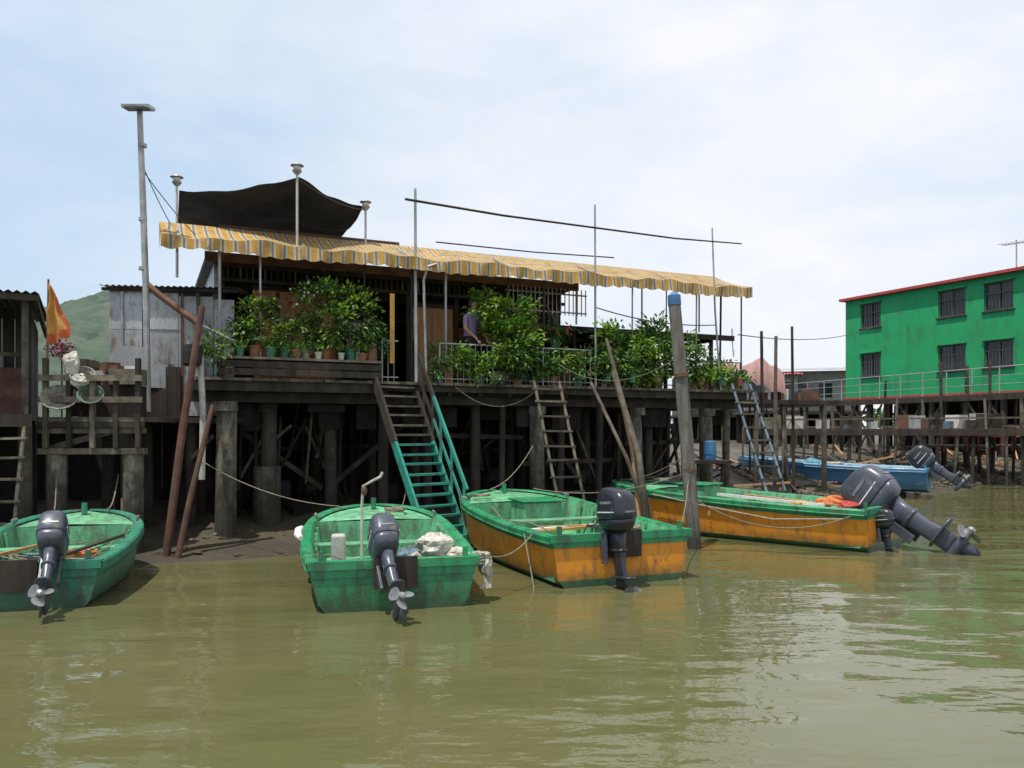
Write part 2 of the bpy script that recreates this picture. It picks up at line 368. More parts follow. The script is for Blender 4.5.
mb = MB()   # walls
WV = 1.6
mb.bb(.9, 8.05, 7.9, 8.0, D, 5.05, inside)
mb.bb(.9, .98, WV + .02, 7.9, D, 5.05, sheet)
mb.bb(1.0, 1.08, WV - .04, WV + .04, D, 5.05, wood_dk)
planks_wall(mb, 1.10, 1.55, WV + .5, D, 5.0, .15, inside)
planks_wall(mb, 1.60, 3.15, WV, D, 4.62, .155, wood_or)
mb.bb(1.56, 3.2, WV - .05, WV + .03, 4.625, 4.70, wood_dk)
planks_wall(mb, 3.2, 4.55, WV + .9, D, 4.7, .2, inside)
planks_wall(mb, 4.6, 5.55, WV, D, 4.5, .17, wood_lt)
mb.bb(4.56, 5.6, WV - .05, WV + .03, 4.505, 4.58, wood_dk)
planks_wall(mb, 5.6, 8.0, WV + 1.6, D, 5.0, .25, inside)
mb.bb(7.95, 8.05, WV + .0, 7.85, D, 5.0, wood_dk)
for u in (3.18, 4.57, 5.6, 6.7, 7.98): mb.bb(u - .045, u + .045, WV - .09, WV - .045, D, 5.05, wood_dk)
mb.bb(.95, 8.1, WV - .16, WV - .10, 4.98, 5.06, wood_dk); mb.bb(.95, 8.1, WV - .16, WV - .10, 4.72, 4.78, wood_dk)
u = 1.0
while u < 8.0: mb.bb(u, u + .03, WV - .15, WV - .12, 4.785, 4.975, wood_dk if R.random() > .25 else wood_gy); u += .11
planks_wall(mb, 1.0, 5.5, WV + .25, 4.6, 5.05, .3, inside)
mb.bb(2.0, 2.05, WV - .04, WV - .015, 3.2, 4.6, wood_dk); mb.bb(2.72, 2.77, WV - .04, WV - .015, 3.2, 4.6, wood_dk)
u = 6.5
while u < 8.3: mb.bb(u, u + .016, .9, .92, 4.42, 4.98, steel); u += .10
mb.bb(6.45, 8.35, .93, .95, 4.85, 4.88, steel); mb.bb(6.45, 8.35, .93, .95, 4.47, 4.50, steel)
mb.bb(3.75, 3.83, -.02, .0, 3.2, 4.45, yel)      # narrow hanging banner
mb.build('walls', house)
mb = MB()   # interior things
mb.bb(5.9, 6.5, 2.9, 3.1, D, 4.3, wood_or); mb.bb(6.9, 7.5, 2.8, 3.1, 3.4, 4.2, sheet); mb.bb(3.5, 4.1, 2.2, 2.4, 3.3, 4.2, potw)
mb.bb(8.6, 9.6, 3.3, 3.6, D, 3.7, wood_or); mb.bb(10.2, 11.2, 3.4, 3.7, D, 3.9, sheet)
for i in range(14):
    u = R.uniform(5.7, 7.9); mb.bb(u, u + R.uniform(.1, .35), 1.3, 1.32, R.uniform(3.7, 4.2), R.uniform(4.3, 4.7), R.choice((blueg, rust, wood_or, pinkc, darkroof, darkroof, wood_dk)))
mb.build('furniture_stack', house, bevel=.01)
mb = MB()   # roof
mb.bb(.75, 8.3, 1.35, 8.2, 5.07, 5.17, darkroof)
mb.bb(.72, 8.35, 1.28, 1.33, 5.03, 5.2, wood_rd)
for u in (1.0, 2.2, 3.4, 4.4): mb.bb(u, u + .06, 1.8, 1.86, 5.18, 5.75, wood_dk)
mb.bb(1, 4.46, 1.79, 1.87, 5.755, 5.82, wood_rd); mb.bb(1, 4.46, 1.80, 1.86, 5.45, 5.5, wood_dk)
mb.bb(3.0, 3.9, 3, 3.5, 5.175, 5.9, wood_or)
corrugated(mb, 7.7, 12.45, 1.2, 4.20, 6, 4.45, darkroof, .12, .02)
mb.bb(7.7, 12.5, 1.12, 1.19, 4.12, 4.24, wood_dk)
for u in (8.2, 9.4, 10.6, 11.9): mb.bb(u, u + .07, 1.25, 6, 4.08, 4.16, wood_dk); mb.bb(u, u + .07, 1.25, 1.32, D, 4.08, wood_dk)
planks_wall(mb, 8.1, 12.2, 3.9, D, 4.2, .2, inside)
mb.build('roof', house)
mb = MB()   # awning frame
for u in (.25, 2.3, 4.2, 6.2, 8.2, 10.2, 11.9):
    mb.beam((u, .02, 5.10), (u, 1.3, 5.60), .035, .035, steel)
mb.bb(.0, 12.05, .03, .06, 5.08, 5.115, steel); mb.bb(.0, 12.05, 1.3, 1.35, 5.56, 5.61, wood_dk)
for u in (.9, 1.55, 3.35, 4.25, 4.9, 6.2, 6.95, 8.15, 9.05, 9.9, 10.7, 11.35, 11.95):
    mb.tube([(u, .25, D), (u + R.uniform(-.03, .03), .22, 5.16)], R.choice((.014, .018, .024)), R.choice((steel, pipe_w, wood_dk)), 7)
for u in (8.3, 10.0, 11.6): mb.tube([(u, 1.3, 4.3), (u, 1.3, 5.6)], .02, steel, 6)
mb.build('awning_frame', house)
mb = MB()   # awning cloth
pat = [yel, yel, yel, wht, grn_s, wht]; st = .033; n = int(12.1 / st)
for i in range(n):
    x0 = -.02 + i * st; x1 = x0 + st; m = pat[i % 6]
    def fz(x, t): return -.06 * math.sin(t * math.pi) * (1 + .4 * math.sin(x * 3.1)) - .025 * math.sin(x * 3.05) * (1 - t) + .02 * math.sin(x * 9 + math.sin(x * 2)) * (1 - t)
    def fr(x, t): return (x, -.0 + 1.32 * t, 5.15 + .50 * t + fz(x, t))
    ts = (0, .25, .5, .75, 1)
    for t0, t1 in zip(ts, ts[1:]): mb.add([fr(x0, t0), fr(x1, t0), fr(x1, t1), fr(x0, t1)], [(0, 1, 2, 3)], m)
    def bz(x): return 4.945 - .035 * abs(math.sin(x * math.pi / .28)) + .018 * math.sin(x * 2.2)
    def bv(x): return -.02 + .03 * math.sin(x * 7 + 2 * math.sin(x)) + .02 * math.sin(x * 17)
    a0, a1 = fr(x0, 0), fr(x1, 0)
    mb.add([(x0, bv(x0), bz(x0)), (x1, bv(x1), bz(x1)), a1, a0], [(0, 1, 2, 3)], m)
for k in range(20):
    v0, v1 = k * .065, (k + 1) * .065; m = pat[k % 6]
    mb.add([(-.022, v0, 5.15 + .38 * v0), (-.022, v1, 5.15 + .38 * v1), (-.03, v1, 4.85 + .3 * v1), (-.03, v0, 4.88 + .3 * v0)], [(0, 1, 2, 3)], m)
mb.build('awning', house)

# shade net on the terrace
mb = MB()
A, B, C = V((-5.95, 14.3, 6.30)), V((-3.70, 13.9, 6.40)), V((-2.83, 15.3, 6.28))
E, F_, G = V((-6.95, 16.6, 6.25)), V((-5.3, 17.3, 6.1)), V((-3.9, 17.6, 6.15))
def pl(P, t): return P[0].lerp(P[1], t * 2) if t < .5 else P[1].lerp(P[2], t * 2 - 1)
N = 30; vs = []
for j in range(N + 1):
    for i in range(N + 1):
        s, t = i / N, j / N; p = pl((A, B, C), s).lerp(pl((E, F_, G), s), t)
        sg = .10 * math.sin(math.pi * min(1, s * 2 if s < .5 else 2 - s * 2)) * (1 - t * .5) + .10 * math.sin(math.pi * t)
        vs.append((p.x, p.y, p.z - sg + .06 * mnoise.noise(p * 2) + .015 * math.sin((s - .5) * 30 * (1 - t * .5)) * (1 - t)))
mb.add(vs, [(j * (N + 1) + i, j * (N + 1) + i + 1, (j + 1) * (N + 1) + i + 1, (j + 1) * (N + 1) + i) for j in range(N) for i in range(N)], net)
mb.build('shade_net', smooth=True)
mb = MB()
for p, q in ((E, (-6.95, 16.6, 5.17)), (G, (-3.9, 17.6, 5.17)), (F_, (-5.3, 17.3, 5.17))): mb.tube([q, p], .03, steel, 7)
mb.build('net_poles')

def globe_lamp(x, y, z0, z1, s=1.):
    mb = MB(); mb.tube([(0, 0, z0), (0, 0, z1)], .022, pipe_w, 8)
    mb.tube([(0, 0, z1), (0, 0, z1 + .05), (0, 0, z1 + .07)], [.03, .075 * s, .085 * s], steel, 12)
    mb.ell((0, 0, z1 + .12), (.07 * s, .07 * s, .07 * s), white, 12, 8)
    mb.tube([(0, 0, z1 + .155), (0, 0, z1 + .175), (0, 0, z1 + .19)], [.115 * s, .10 * s, .03], steel, 14)
    mb.build('globe_lamp', frame=FR(x, y, 0))
globe_lamp(-5.95, 14.2, 5.15, 6.33); globe_lamp(-3.72, 13.85, 5.1, 6.42); globe_lamp(-2.8, 15.3, 5.17, 6.20)
mb = MB()
mb.tube([(-5.92, 13.0, 2.3), (-5.95, 13.0, 4.3), (-6.0, 13.0, 5.8), (-6.05, 13.0, 7.2)], [.055, .05, .05, .045], steel, 10)
mb.box((-6.05, 12.95, 7.22), (.44, .26, .05), steel, Matrix.Rotation(.12, 3, 'X')); mb.box((-6.05, 12.9, 7.185), (.32, .2, .03), grey_pl, Matrix.Rotation(.12, 3, 'X'))
for z in (4.6, 5.4, 6.6): mb.tube([(-6.0, 13, z), (-6.0, 13, z + .05)], .065, steel, 10)
mb.build('floodlight_mast')
mb = MB()
mb.tube(sag((-6.02, 13, 6.25), (-5.4, 13.8, 5.3), .05), .008, cable, 5); mb.tube(sag((-6.02, 13, 6.35), (-5.9, 14.2, 5.4), .08), .008, cable, 5)
mb.tube(sag((-3.7, 13.85, 6.35), (-2.8, 15.3, 6.2), .1), .008, cable, 5)
mb.build('terrace_cables')
mb = MB(); mb.tube([(-5.95, 13.02, 4.38), (-5.75, 13.05, 4.2), (-5.15, 13.1, 3.75)], .055, rust, 10); mb.build('drain_pipe')

def loc(p): return HF @ V(p)
for nm, pts, r in (('thin_pole', [(4.28, .1, D), (4.26, .1, 4.6), (4.25, .08, 6.42)], [.034, .03, .024]), ('thin_pole', [(8.08, .1, D), (8.06, .1, 6.58)], [.024, .018]),
                   ('thin_pole', [(11.25, .1, D), (11.1, .1, 4.6), (11.02, .1, 6.42)], [.022, .022, .016]), ('thin_pole', [(4.45, .05, 3), (4.4, .05, 4.75), (4.46, .0, 5.0), (4.62, -.05, 5.05)], .024)):
    mb = MB(); mb.tube([loc(p) for p in pts], r, steel, 8); mb.build(nm)
mb = MB(); mb.tube([loc(p) for p in ((4.05, .06, 6.2), (6, .06, 6.12), (8, .06, 6.1), (10, .06, 6.08), (11.8, .06, 6.14))], [.024, .022, .02, .018, .014], wood_dk, 7); mb.build('bamboo_pole')
mb = MB(); mb.tube([loc(p) for p in ((4.9, .8, 5.66), (7, .8, 5.66), (8.95, .8, 5.72))], .014, wood_dk, 6); mb.build('bamboo_pole')

mb = MB()
def rail(mb, u0, u1, v, z0, z1, mat, sp=.11, r=.008):
    mb.tube([(u0, v, z1), (u1, v, z1)], .016, mat, 7); mb.tube([(u0, v, z0 + .08), (u1, v, z0 + .08)], .012, mat, 6)
    u = u0
    while u <= u1 + .001: mb.tube([(u, v, z0), (u, v, z1)], .016 if int((u - u0) / sp + .5) % 9 == 0 else r, mat, 5, False); u += sp
rail(mb, 3.65, 3.95, .16, D, 3.62, steel); rail(mb, 4.75, 8.0, .16, D, 3.62, steel, .12, .006); rail(mb, 8.1, 11.9, .16, D, 3.5, rust, .22)
mb.build('deck_railing', house)
mb = MB()
mb.bb(.85, 3.62, -.02, .5, 3.19, 3.23, wood_gy)
for z in (2.92, 3.05): mb.bb(.87, 3.6, .0, .02, z, z + .11, wood_dk)
for u in (.9, 1.8, 2.7, 3.55): mb.bb(u, u + .06, .03, .09, 2.86, 3.185, wood_dk)
mb.bb(.86, .9, .02, .5, 2.9, 3.185, wood_dk)
mb.tube([(.55, .12, D), (.6, .12, 3.75)], .02, steel, 6); mb.tube([(.6, .12, 3.72), (1.3, .1, 3.4)], .02, steel, 6)
mb.build('planter_bench', house)

# ------------------------------------------------------------------ plants
def pot(mb, u, v, z, r, h, mat):
    mb.tube([(u, v, z), (u, v, z + h * .85), (u, v, z + h * .86), (u, v, z + h)], [r * .72, r * .97, r * 1.1, r * 1.1], mat, 12)
def plant(name, u, v, z, clumps, mats, leaf=.08, ratio=.5, potr=.11, poth=.2, potm=None, flower=None, fn=0, hang=0, dens=1.4):
    mb = MB(); base = V((u, v, z))
    if potm: pot(mb, u, v, z, potr, poth, potm); base.z += poth
    for (c, rad, n) in clumps:
        c = V(c); mid = base.lerp(c, .5) + V((R.uniform(-.05, .05), R.uniform(-.05, .05), 0))
        mb.tube([base, mid, c], [.014, .01, .006], stemm, 5, False)
        subs = []
        for k in range(12):
            q = c + V((R.uniform(-1, 1) * rad[0], R.uniform(-1, 1) * rad[1], R.uniform(-1, 1) * rad[2])) * .9
            subs.append((q, R.choice(mats))); mb.tube([c, q], [.006, .003], stemm, 4, False)
        for k in range(int(n * dens * 1.5)):
            q, mm = R.choice(subs); rr = .42
            p = q + V((R.gauss(0, rr * .6) * rad[0], R.gauss(0, rr * .6) * rad[1], R.gauss(0, rr * .6) * rad[2]))
            d = (p - c) + V((R.gauss(0, .12), R.gauss(0, .12), R.gauss(0, .10) - hang * .15)); s = leaf * R.uniform(.55, 1.3)
            mb.leaf(p, d, V((R.gauss(0, .4), R.gauss(0, .4) - .3, 1)), s, s * ratio, mm if R.random() < .75 else R.choice(mats))
        if flower:
            for k in range(fn):
                p = c + V((R.gauss(0, .6) * rad[0], -abs(R.gauss(0, .6)) * rad[1], R.uniform(-.8, 1) * rad[2]))
                for a in range(5):
                    t = a * 1.257; mb.leaf(p, V((math.cos(t), -.3, math.sin(t))), V((0, -1, 0)), .026, .022, flower)
    return mb.build(name, frame=HF)
P = 3.235
plant('potted_plant', 1.0, .25, P, [((.85, .2, 3.5), (.28, .2, .22), 160), ((.75, .1, 3.3), (.22, .15, .28), 110)], (leafB, leafA), .09, .4, potm=potw)
plant('potted_plant', 1.45, .25, P, [((1.5, .25, 3.85), (.30, .22, .3), 280), ((1.3, .2, 3.6), (.28, .2, .22), 160), ((1.65, .2, 4.05), (.18, .15, .12), 80)], (leafA, leafB, leafC), .075, .7, potm=terra, flower=flowW, fn=2)
plant('potted_plant', 1.95, .25, P, [((2.0, .2, 3.62), (.27, .2, .3), 280), ((2.15, .2, 3.8), (.16, .12, .15), 90)], (leafB, leafA), .10, .3, potm=potg)
plant('potted_plant', 2.3, .3, P, [((2.3, .3, 3.7), (.25, .2, .32), 220)], (leafA, leafC), .07, .5, potm=potw)
plant('potted_plant', 2.65, .25, P, [((2.6, .25, 4.2), (.38, .25, .34), 320), ((2.75, .2, 3.8), (.34, .25, .3), 280), ((2.35, .2, 4.4), (.2, .15, .16), 80)], (leafA, leafC, leafB), .085, .6, potm=terra, flower=flowW, fn=8)
plant('potted_plant', 3.1, .25, P, [((3.15, .25, 4.0), (.36, .25, .38), 380), ((3.4, .2, 3.7), (.26, .2, .28), 220), ((3.05, .2, 4.4), (.15, .15, .14), 70)], (leafA, leafB, leafA), .09, .6, potm=potg, flower=flowP, fn=4)
plant('potted_plant', 3.45, .2, P, [((3.5, .2, 3.6), (.2, .2, .22), 140)], (leafC, leafA), .07, .5, potm=terra)
for u, m in ((1.2, potg), (1.7, potg), (2.12, terra), (2.5, potw), (2.9, potw), (3.28, terra)):
    mb = MB(); pot(mb, u, .12, P, R.uniform(.06, .09), R.uniform(.12, .18), m)
    for k in range(50): mb.leaf(V((u + R.gauss(0, .06), .12 + R.gauss(0, .04), P + .17)), V((R.gauss(0, .6), R.gauss(0, .6), 1)), V((0, -1, .3)), R.uniform(.08, .18), .03, R.choice((leafA, leafB)))
    mb.build('potted_plant', frame=HF)
plant('potted_plant', 4.75, .3, D, [((4.72, .2, 3.2), (.18, .15, .2), 140)], (leafA, leafC), .08, .5, potm=potg)
plant('potted_plant', 4.95, .3, D, [((4.95, .2, 3.35), (.28, .2, .25), 240), ((5.25, .2, 3.3), (.25, .2, .22), 180)], (leafB, leafA), .09, .35, potm=terra)
plant('potted_tree', 6.05, .4, D, [((5.78, .3, 4.45), (.34, .3, .26), 260), ((6.25, .3, 4.2), (.42, .3, .30), 360), ((6.1, .25, 3.8), (.42, .3, .30), 360), ((6.55, .25, 3.85), (.3, .25, .32), 240), ((6.2, .05, 3.5), (.45, .2, .22), 300)], (leafB, leafB, leafA), .11, .55, potr=.16, poth=.26, potm=potw)
plant('potted_plant', 5.6, .25, D, [((5.6, .15, 3.22), (.3, .2, .22), 240)], (leafA, leafB), .08, .5, potm=potg)
plant('potted_plant', 6.35, .2, D, [((6.3, .0, 3.28), (.36, .16, .28), 380), ((6.1, -.05, 3.1), (.25, .12, .2), 160)], (leafC,), .07, .5, potm=terra)
plant('hanging_plant', 7.3, .7, 4.5, [((7.25, .6, 4.0), (.35, .2, .14), 170), ((7.6, .6, 4.05), (.2, .2, .14), 90)], (leafC, leafA), .09, .35, flower=flowR, fn=12, hang=1)
plant('potted_plant', 7.2, .3, D, [((7.2, .2, 3.4), (.36, .2, .27), 290), ((7.0, .15, 3.2), (.28, .15, .2), 160)], (leafA, leafB), .09, .5, potm=terra)
plant('potted_plant', 7.75, .3, D, [((7.8, .15, 3.35), (.42, .2, .28), 340)], (leafB, leafA), .09, .5, potm=potg, flower=flowR, fn=8)
plant('potted_plant', 8.6, .35, D, [((8.6, .25, 3.75), (.44, .3, .38), 380), ((8.5, .15, 3.35), (.42, .25, .28), 320)], (leafB, leafA), .11, .6, potm=terra)
plant('potted_plant', 9.15, .3, D, [((9.2, .2, 3.7), (.34, .25, .34), 300), ((9.05, .15, 3.25), (.42, .2, .26), 280)], (leafC, leafA, leafB), .11, .5, potm=potw, flower=flowR, fn=3)
plant('potted_plant', 9.75, .3, D, [((9.7, .2, 3.95), (.36, .25, .42), 360), ((9.75, .15, 3.35), (.42, .2, .3), 320)], (leafB, leafA), .12, .45, potm=potg)
plant('potted_plant', 10.35, .3, D, [((10.4, .2, 3.45), (.42, .25, .34), 340), ((10.2, .2, 3.8), (.24, .2, .27), 150)], (leafA, leafB), .11, .5, potm=terra, flower=flowW, fn=2)
plant('potted_plant', 10.9, .3, D, [((10.9, .2, 3.45), (.42, .25, .34), 340)], (leafA, leafB), .10, .6, potm=terra, flower=flowP, fn=3)
plant('potted_plant', 11.45, .3, D, [((11.4, .2, 3.35), (.4, .25, .30), 300)], (leafB, leafA), .10, .5, potm=potw)
for u in (8.3, 8.9, 9.5, 10.1, 10.65, 11.2, 11.7):
    mb = MB(); pot(mb, u, .02, D + .1, .09, .17, R.choice((terra, potg, terra)))
    for k in range(150): mb.leaf(V((u + R.gauss(0, .14), .02 + R.gauss(0, .06), D + .24 + R.random() * .16)), V((R.gauss(0, .7), R.gauss(0, .5), R.uniform(-.6, 1))), V((0, -1, .3)), R.uniform(.08, .15), .055, R.choice((leafA, leafB, leafC)))
    mb.build('potted_plant', frame=HF)

# ------------------------------------------------------------------ stairs
st = empty('boarding_stairs'); T = V((-2.46, 14.3, 2.86)); Bt = V((-1.30, 12.95, -.05))
dh = V((Bt.x - T.x, Bt.y - T.y, 0)).normalized(); wv = V((-dh.y, dh.x, 0)) * .78
mbu, mbl = MB(), MB(); k = .37; Mid = T.lerp(Bt, k)
for off in (V((0, 0, 0)), wv):
    mbu.beam(T + off + V((0, 0, .05)), Mid + off, .05, .17, wood_dk); mbl.beam(Mid + off - V((0, 0, .004)), Bt + off, .045, .15, teal)
n = 17
for i in range(n):
    t = (i + .6) / n; p = T.lerp(Bt, t); (mbu if t < k else mbl).box(p + wv / 2 + V((0, 0, .02 + R.uniform(-.01, .01))), (.76, .20, .035), wood_gy if t < k else teal, Matrix.Rotation(math.atan2(wv.y, wv.x) + R.uniform(-.02, .02), 3, 'Z'))
H = V((0, 0, .82))
off = wv * 1.05
mbu.beam(T + off + H, Mid + off + H, .045, .07, wood_dk); mbl.beam(Mid + off + H, Bt.lerp(Mid, .12) + off + H, .045, .06, teal)
mbu.beam(T + off + H * .5, Mid + off + H * .5, .03, .05, wood_dk); mbl.beam(Mid + off + H * .5, Bt.lerp(Mid, .12) + off + H * .5, .03, .045, teal)
for t in (.0, .2, .36): p = T.lerp(Bt, t) + off; mbu.beam(p, p + H * 1.03, .045, .045, wood_dk)
for t in (.5, .68, .88): p = T.lerp(Bt, t) + off; mbl.beam(p, p + H * 1.03, .045, .045, teal)
mbu.build('upper_flight', st); mbl.build('lower_flight', st)

ladder('wooden_ladder', (.42, 15.35, 2.95), (1.0, 14.3, -.1), (.92, 15.6, 2.95), (1.48, 14.55, -.1), 11, .03, wood_gy)
ladder('wooden_ladder', (4.75, 17.3, 3.0), (5.2, 16.2, .6), (5.2, 17.5, 3.0), (5.65, 16.4, .6), 9, .03, blueg, rung=wood_gy)
ladder('wooden_ladder', (-7.62, 11.85, 2.35), (-7.5, 11.1, -.1), (-7.22, 11.9, 2.35), (-7.0, 11.15, -.1), 8, .03, wood_gy)
def pole(name, pts, r, mat, seg=9):
    mb = MB(); mb.tube(pts, r, mat, seg); return mb.build(name)
o = empty('mooring_post'); mb = MB(); mb.tube([(3.12, 13.5, -.6), (2.95, 13.5, 1.8), (2.75, 13.55, 4.15)], [.12, .115, .105], M('old_pile', (.18, .17, .15), (.10, .095, .08), .85, 3, stretch=(3, 3, .4), dirt=DIRT, damt=.5, low_stain_shade=(.1, .8, (.03, .03, .02))), 12)
for z, xx in ((1.3, 3.0), (2.9, 2.86)): mb.tube([(xx, 13.5, z), (xx - .01, 13.5, z + .06)], .125, rust, 12)
mb.build('shaft', o)
mb = MB(); mb.tube([(2.753, 13.55, 4.12), (2.745, 13.55, 4.28), (2.74, 13.55, 4.34)], [.115, .11, .03], bluep, 12); mb.build('cap', o)
pole('leaning_timber', [(1.80, 15.3, 3.75), (2.2, 14.8, 2), (2.62, 14.3, -.3)], [.03, .045, .055], wood_gy)
pole('leaning_timber', [(1.9, 15.0, 3.1), (2.3, 14.5, 1.5), (2.45, 14.2, -.3)], [.05, .06, .07], wood_gy)
pole('leaning_timber', [(1.5, 15.2, 2.9), (2.1, 14.7, 1.5), (2.7, 14.2, -.3)], [.03, .035, .04], wood_gy)
pole('leaning_timber', [(1.95, 15.4, 3.3), (2.25, 14.9, 1.5), (2.35, 14.4, -.3)], [.025, .03, .04], wood_lt)
pole('leaning_timber', [(-4.88, 12.6, 3.95), (-5.15, 12.5, 2), (-5.35, 12.3, -.2)], [.05, .06, .065], wood_rd)
pole('leaning_timber', [(-4.75, 12.7, 2.4), (-5.0, 12.4, .9), (-5.15, 12.2, -.2)], [.035, .045, .05], wood_rd)
pole('wooden_post', [(6.55, 20, -.2), (6.6, 20, 4.35)], [.05, .04], wood_gy)
pole('wooden_post', [(7.75, 22, 0), (7.7, 22, 4.85)], [.05, .035], wood_dk)
pole('wooden_post', [(5.85, 18.6, 0), (5.8, 18.6, 4.3)], [.04, .035], wood_dk)
pole('wooden_post', [(7.1, 21.4, 0), (7.05, 21.4, 3.1)], [.05, .045], wood_gy)
pole('downpipe', [(-5.02, 12.95, 1.2), (-5.0, 12.95, 2.3), (-5.05, 12.95, 3.2)], .05, pipe_w)
mb = MB(); mb.tube([(-5.12, 12.8, 3.02), (-5.12, 12.8, 3.06), (-5.12, 12.8, 3.25), (-5.12, 12.8, 3.36)], [.10, .15, .16, .155], rubber, 14); mb.build('bucket')
mb = MB(); mb.tube([(4.3, 17.35, 1.35), (4.3, 17.35, 1.36), (4.3, 17.35, 1.55), (4.3, 17.35, 1.75), (4.3, 17.35, 1.77)], [.10, .12, .13, .12, .09], bluep, 14)
mb.tube([(4.3, 17.35, 1.48), (4.3, 17.35, 1.5)], .135, bluep, 14); mb.bb(3.9, 4.7, 17.1, 17.6, 1.28, 1.345, wood_dk)
mb.tube([(4.0, 17.2, .2), (4.0, 17.2, 1.28)], .04, wood_dk, 6); mb.tube([(4.6, 17.5, .2), (4.6, 17.5, 1.28)], .04, wood_dk, 6); mb.build('plastic_drum')

# ------------------------------------------------------------------ left neighbours
shed = empty('metal_shed', FR(-7.0, 13.9, .12)); mb = MB()
for i, (x0, x1) in enumerate(((0, .55), (.56, 1.15), (1.16, 1.75), (1.76, 2.1))):
    for j, (z0, z1) in enumerate(((2.25, 2.95), (2.96, 3.75), (3.76, 4.45 - .05 * i))):
        mb.bb(x0, x1 - R.uniform(0, .01), R.uniform(-.015, .01), .03, z0, z1, sheet)
mb.bb(.0, .03, .035, 4, 2.25, 4.35, sheet); mb.bb(.2, .24, -.03, -.018, 2.3, 4.45, steel); mb.bb(1.2, 1.24, -.03, -.018, 2.3, 4.4, rust)
mb.box((.55, -.06, 3.1), (.9, .02, .7), sheet, Matrix.Rotation(.05, 3, 'Y')); mb.beam((1.6, -.1, 2.3), (1.5, -.08, 4.4), .05, .05, wood_gy)
mb.build('walls', shed)
mb = MB(); corrugated(mb, -.12, 2.2, -.12, 4.50, 4, 4.75, sheet, .1, .015); mb.bb(-.1, 2.2, -.08, -.04, 4.42, 4.47, wood_dk); mb.build('roof', shed)
mb = MB(); mb.bb(-.2, 2.3, -.3, 6, 2.12, 2.22, wood_dk)
for x in (.0, .7, 1.4, 2.0):
    for y in (-.1, 2, 4): post(mb, x, y, -.4, 2.1, .09, R.choice((wood_dk, concrete_d)), 9, .06)
planks_wall(mb, -3.0, 2.5, 1.6, .3, 2.12, .2, inside); mb.build('stilts', shed)

hut = empty('timber_hut', FR(-9.86, 10.62, .5)); mb = MB()
mb.bb(0, 3.0, -.2, 5, 2.15, 2.24, wood_gy); mb.bb(0, 3.0, -.26, -.205, 2.05, 2.24, wood_dk)
for x in (.1, 1.1, 2.1, 2.9):
    for y in (0.1, 2, 4): post(mb, x, y, -.6, 2.1, .1, R.choice((wood_gy, concrete_d, wood_dk)), 10, .05)
planks_wall(mb, -.5, 3.0, 1.2, .1, 2.15, .2, inside); mb.build('platform', hut)
mb = MB(); planks_wall(mb, 0, 2.9, 1.4, 2.25, 4.0, .18, wood_dk); planks_wall(mb, 1.4, 4.8, 2.9, 2.25, 4.0, .2, wood_dk, alongv=True)
for x in (.3, 1.5, 2.3, 2.86): mb.bb(x, x + .09, -.05, .04, 2.25, 3.95, wood_gy)
mb.bb(2.0, 2.9, .3, .9, 2.25, 2.95, wood_rd); mb.bb(1.6, 2.55, .95, 1.3, 2.25, 3.2, sheet); mb.bb(.2, 2.95, -.02, .02, 3.1, 3.16, wood_dk)
for i in range(12): x = R.uniform(.4, 2.6); s = R.uniform(.1, .3); mb.bb(x, x + s, .05, .25, 3.17, 3.17 + s * .8, R.choice((wood_dk, potw, blueg, rust, inside)))
mb.build('walls', hut, bevel=.004)
mb = MB(); corrugated(mb, -.3, 3.1, -.4, 4.02, 5.2, 4.25, darkroof, .11, .02); mb.bb(-.3, 3.1, -.38, -.33, 3.9, 3.99, wood_dk); mb.bb(3.02, 3.08, -.3, 5, 3.88, 3.98, wood_dk); mb.build('roof', hut)
plat = empty('side_platform', FR(-7.15, 12.3, .05)); mb = MB()
for x in (.12, 1.28): mb.tube([(x, .05, -.4), (x, .05, 1.62)], .15, concrete, 14); mb.tube([(x, 2, -.4), (x, 2, 1.62)], .12, wood_dk, 10)
mb.bb(-.1, 1.5, -.1, .04, 1.63, 1.72, wood_gy); mb.bb(-.1, 1.5, -.08, 0, 1.95, 2.03, wood_gy); mb.bb(-.1, 1.5, -.12, 2.2, 2.13, 2.2, wood_gy); mb.bb(-.1, 1.5, -.12, -.06, 2.04, 2.125, wood_dk)
mb.beam((.0, -.02, 1.7), (1.4, -.02, 2.1), .05, .09, wood_gy)
for x in (0, .35, .7, 1.05, 1.38): mb.bb(x, x + .07, -.14, -.07, 1.73, 3.1 if x in (0, 1.38) else 2.8, R.choice((wood_gy, wood_dk)))
for z in (2.42, 2.75): mb.bb(-.05, 1.5, -.18, -.145, z, z + .09, wood_gy)
mb.bb(.3, 1.3, .1, .5, 2.21, 2.7, wood_dk); mb.bb(.9, 1.35, .05, .4, 2.71, 2.95, wood_gy); planks_wall(mb, -.05, 1.45, 1.6, 2.2, 3.1, .16, wood_dk)
for i in range(10): x = R.uniform(.1, 1.2); s = R.uniform(.1, .25); mb.box((x, .3, 2.6 + R.uniform(0, .5)), (s, s, s * .7), R.choice((wood_gy, potw, rust, wood_dk, blueg)), Matrix.Rotation(R.uniform(0, 3), 3, 'Z'))
mb.build('frame', plat)
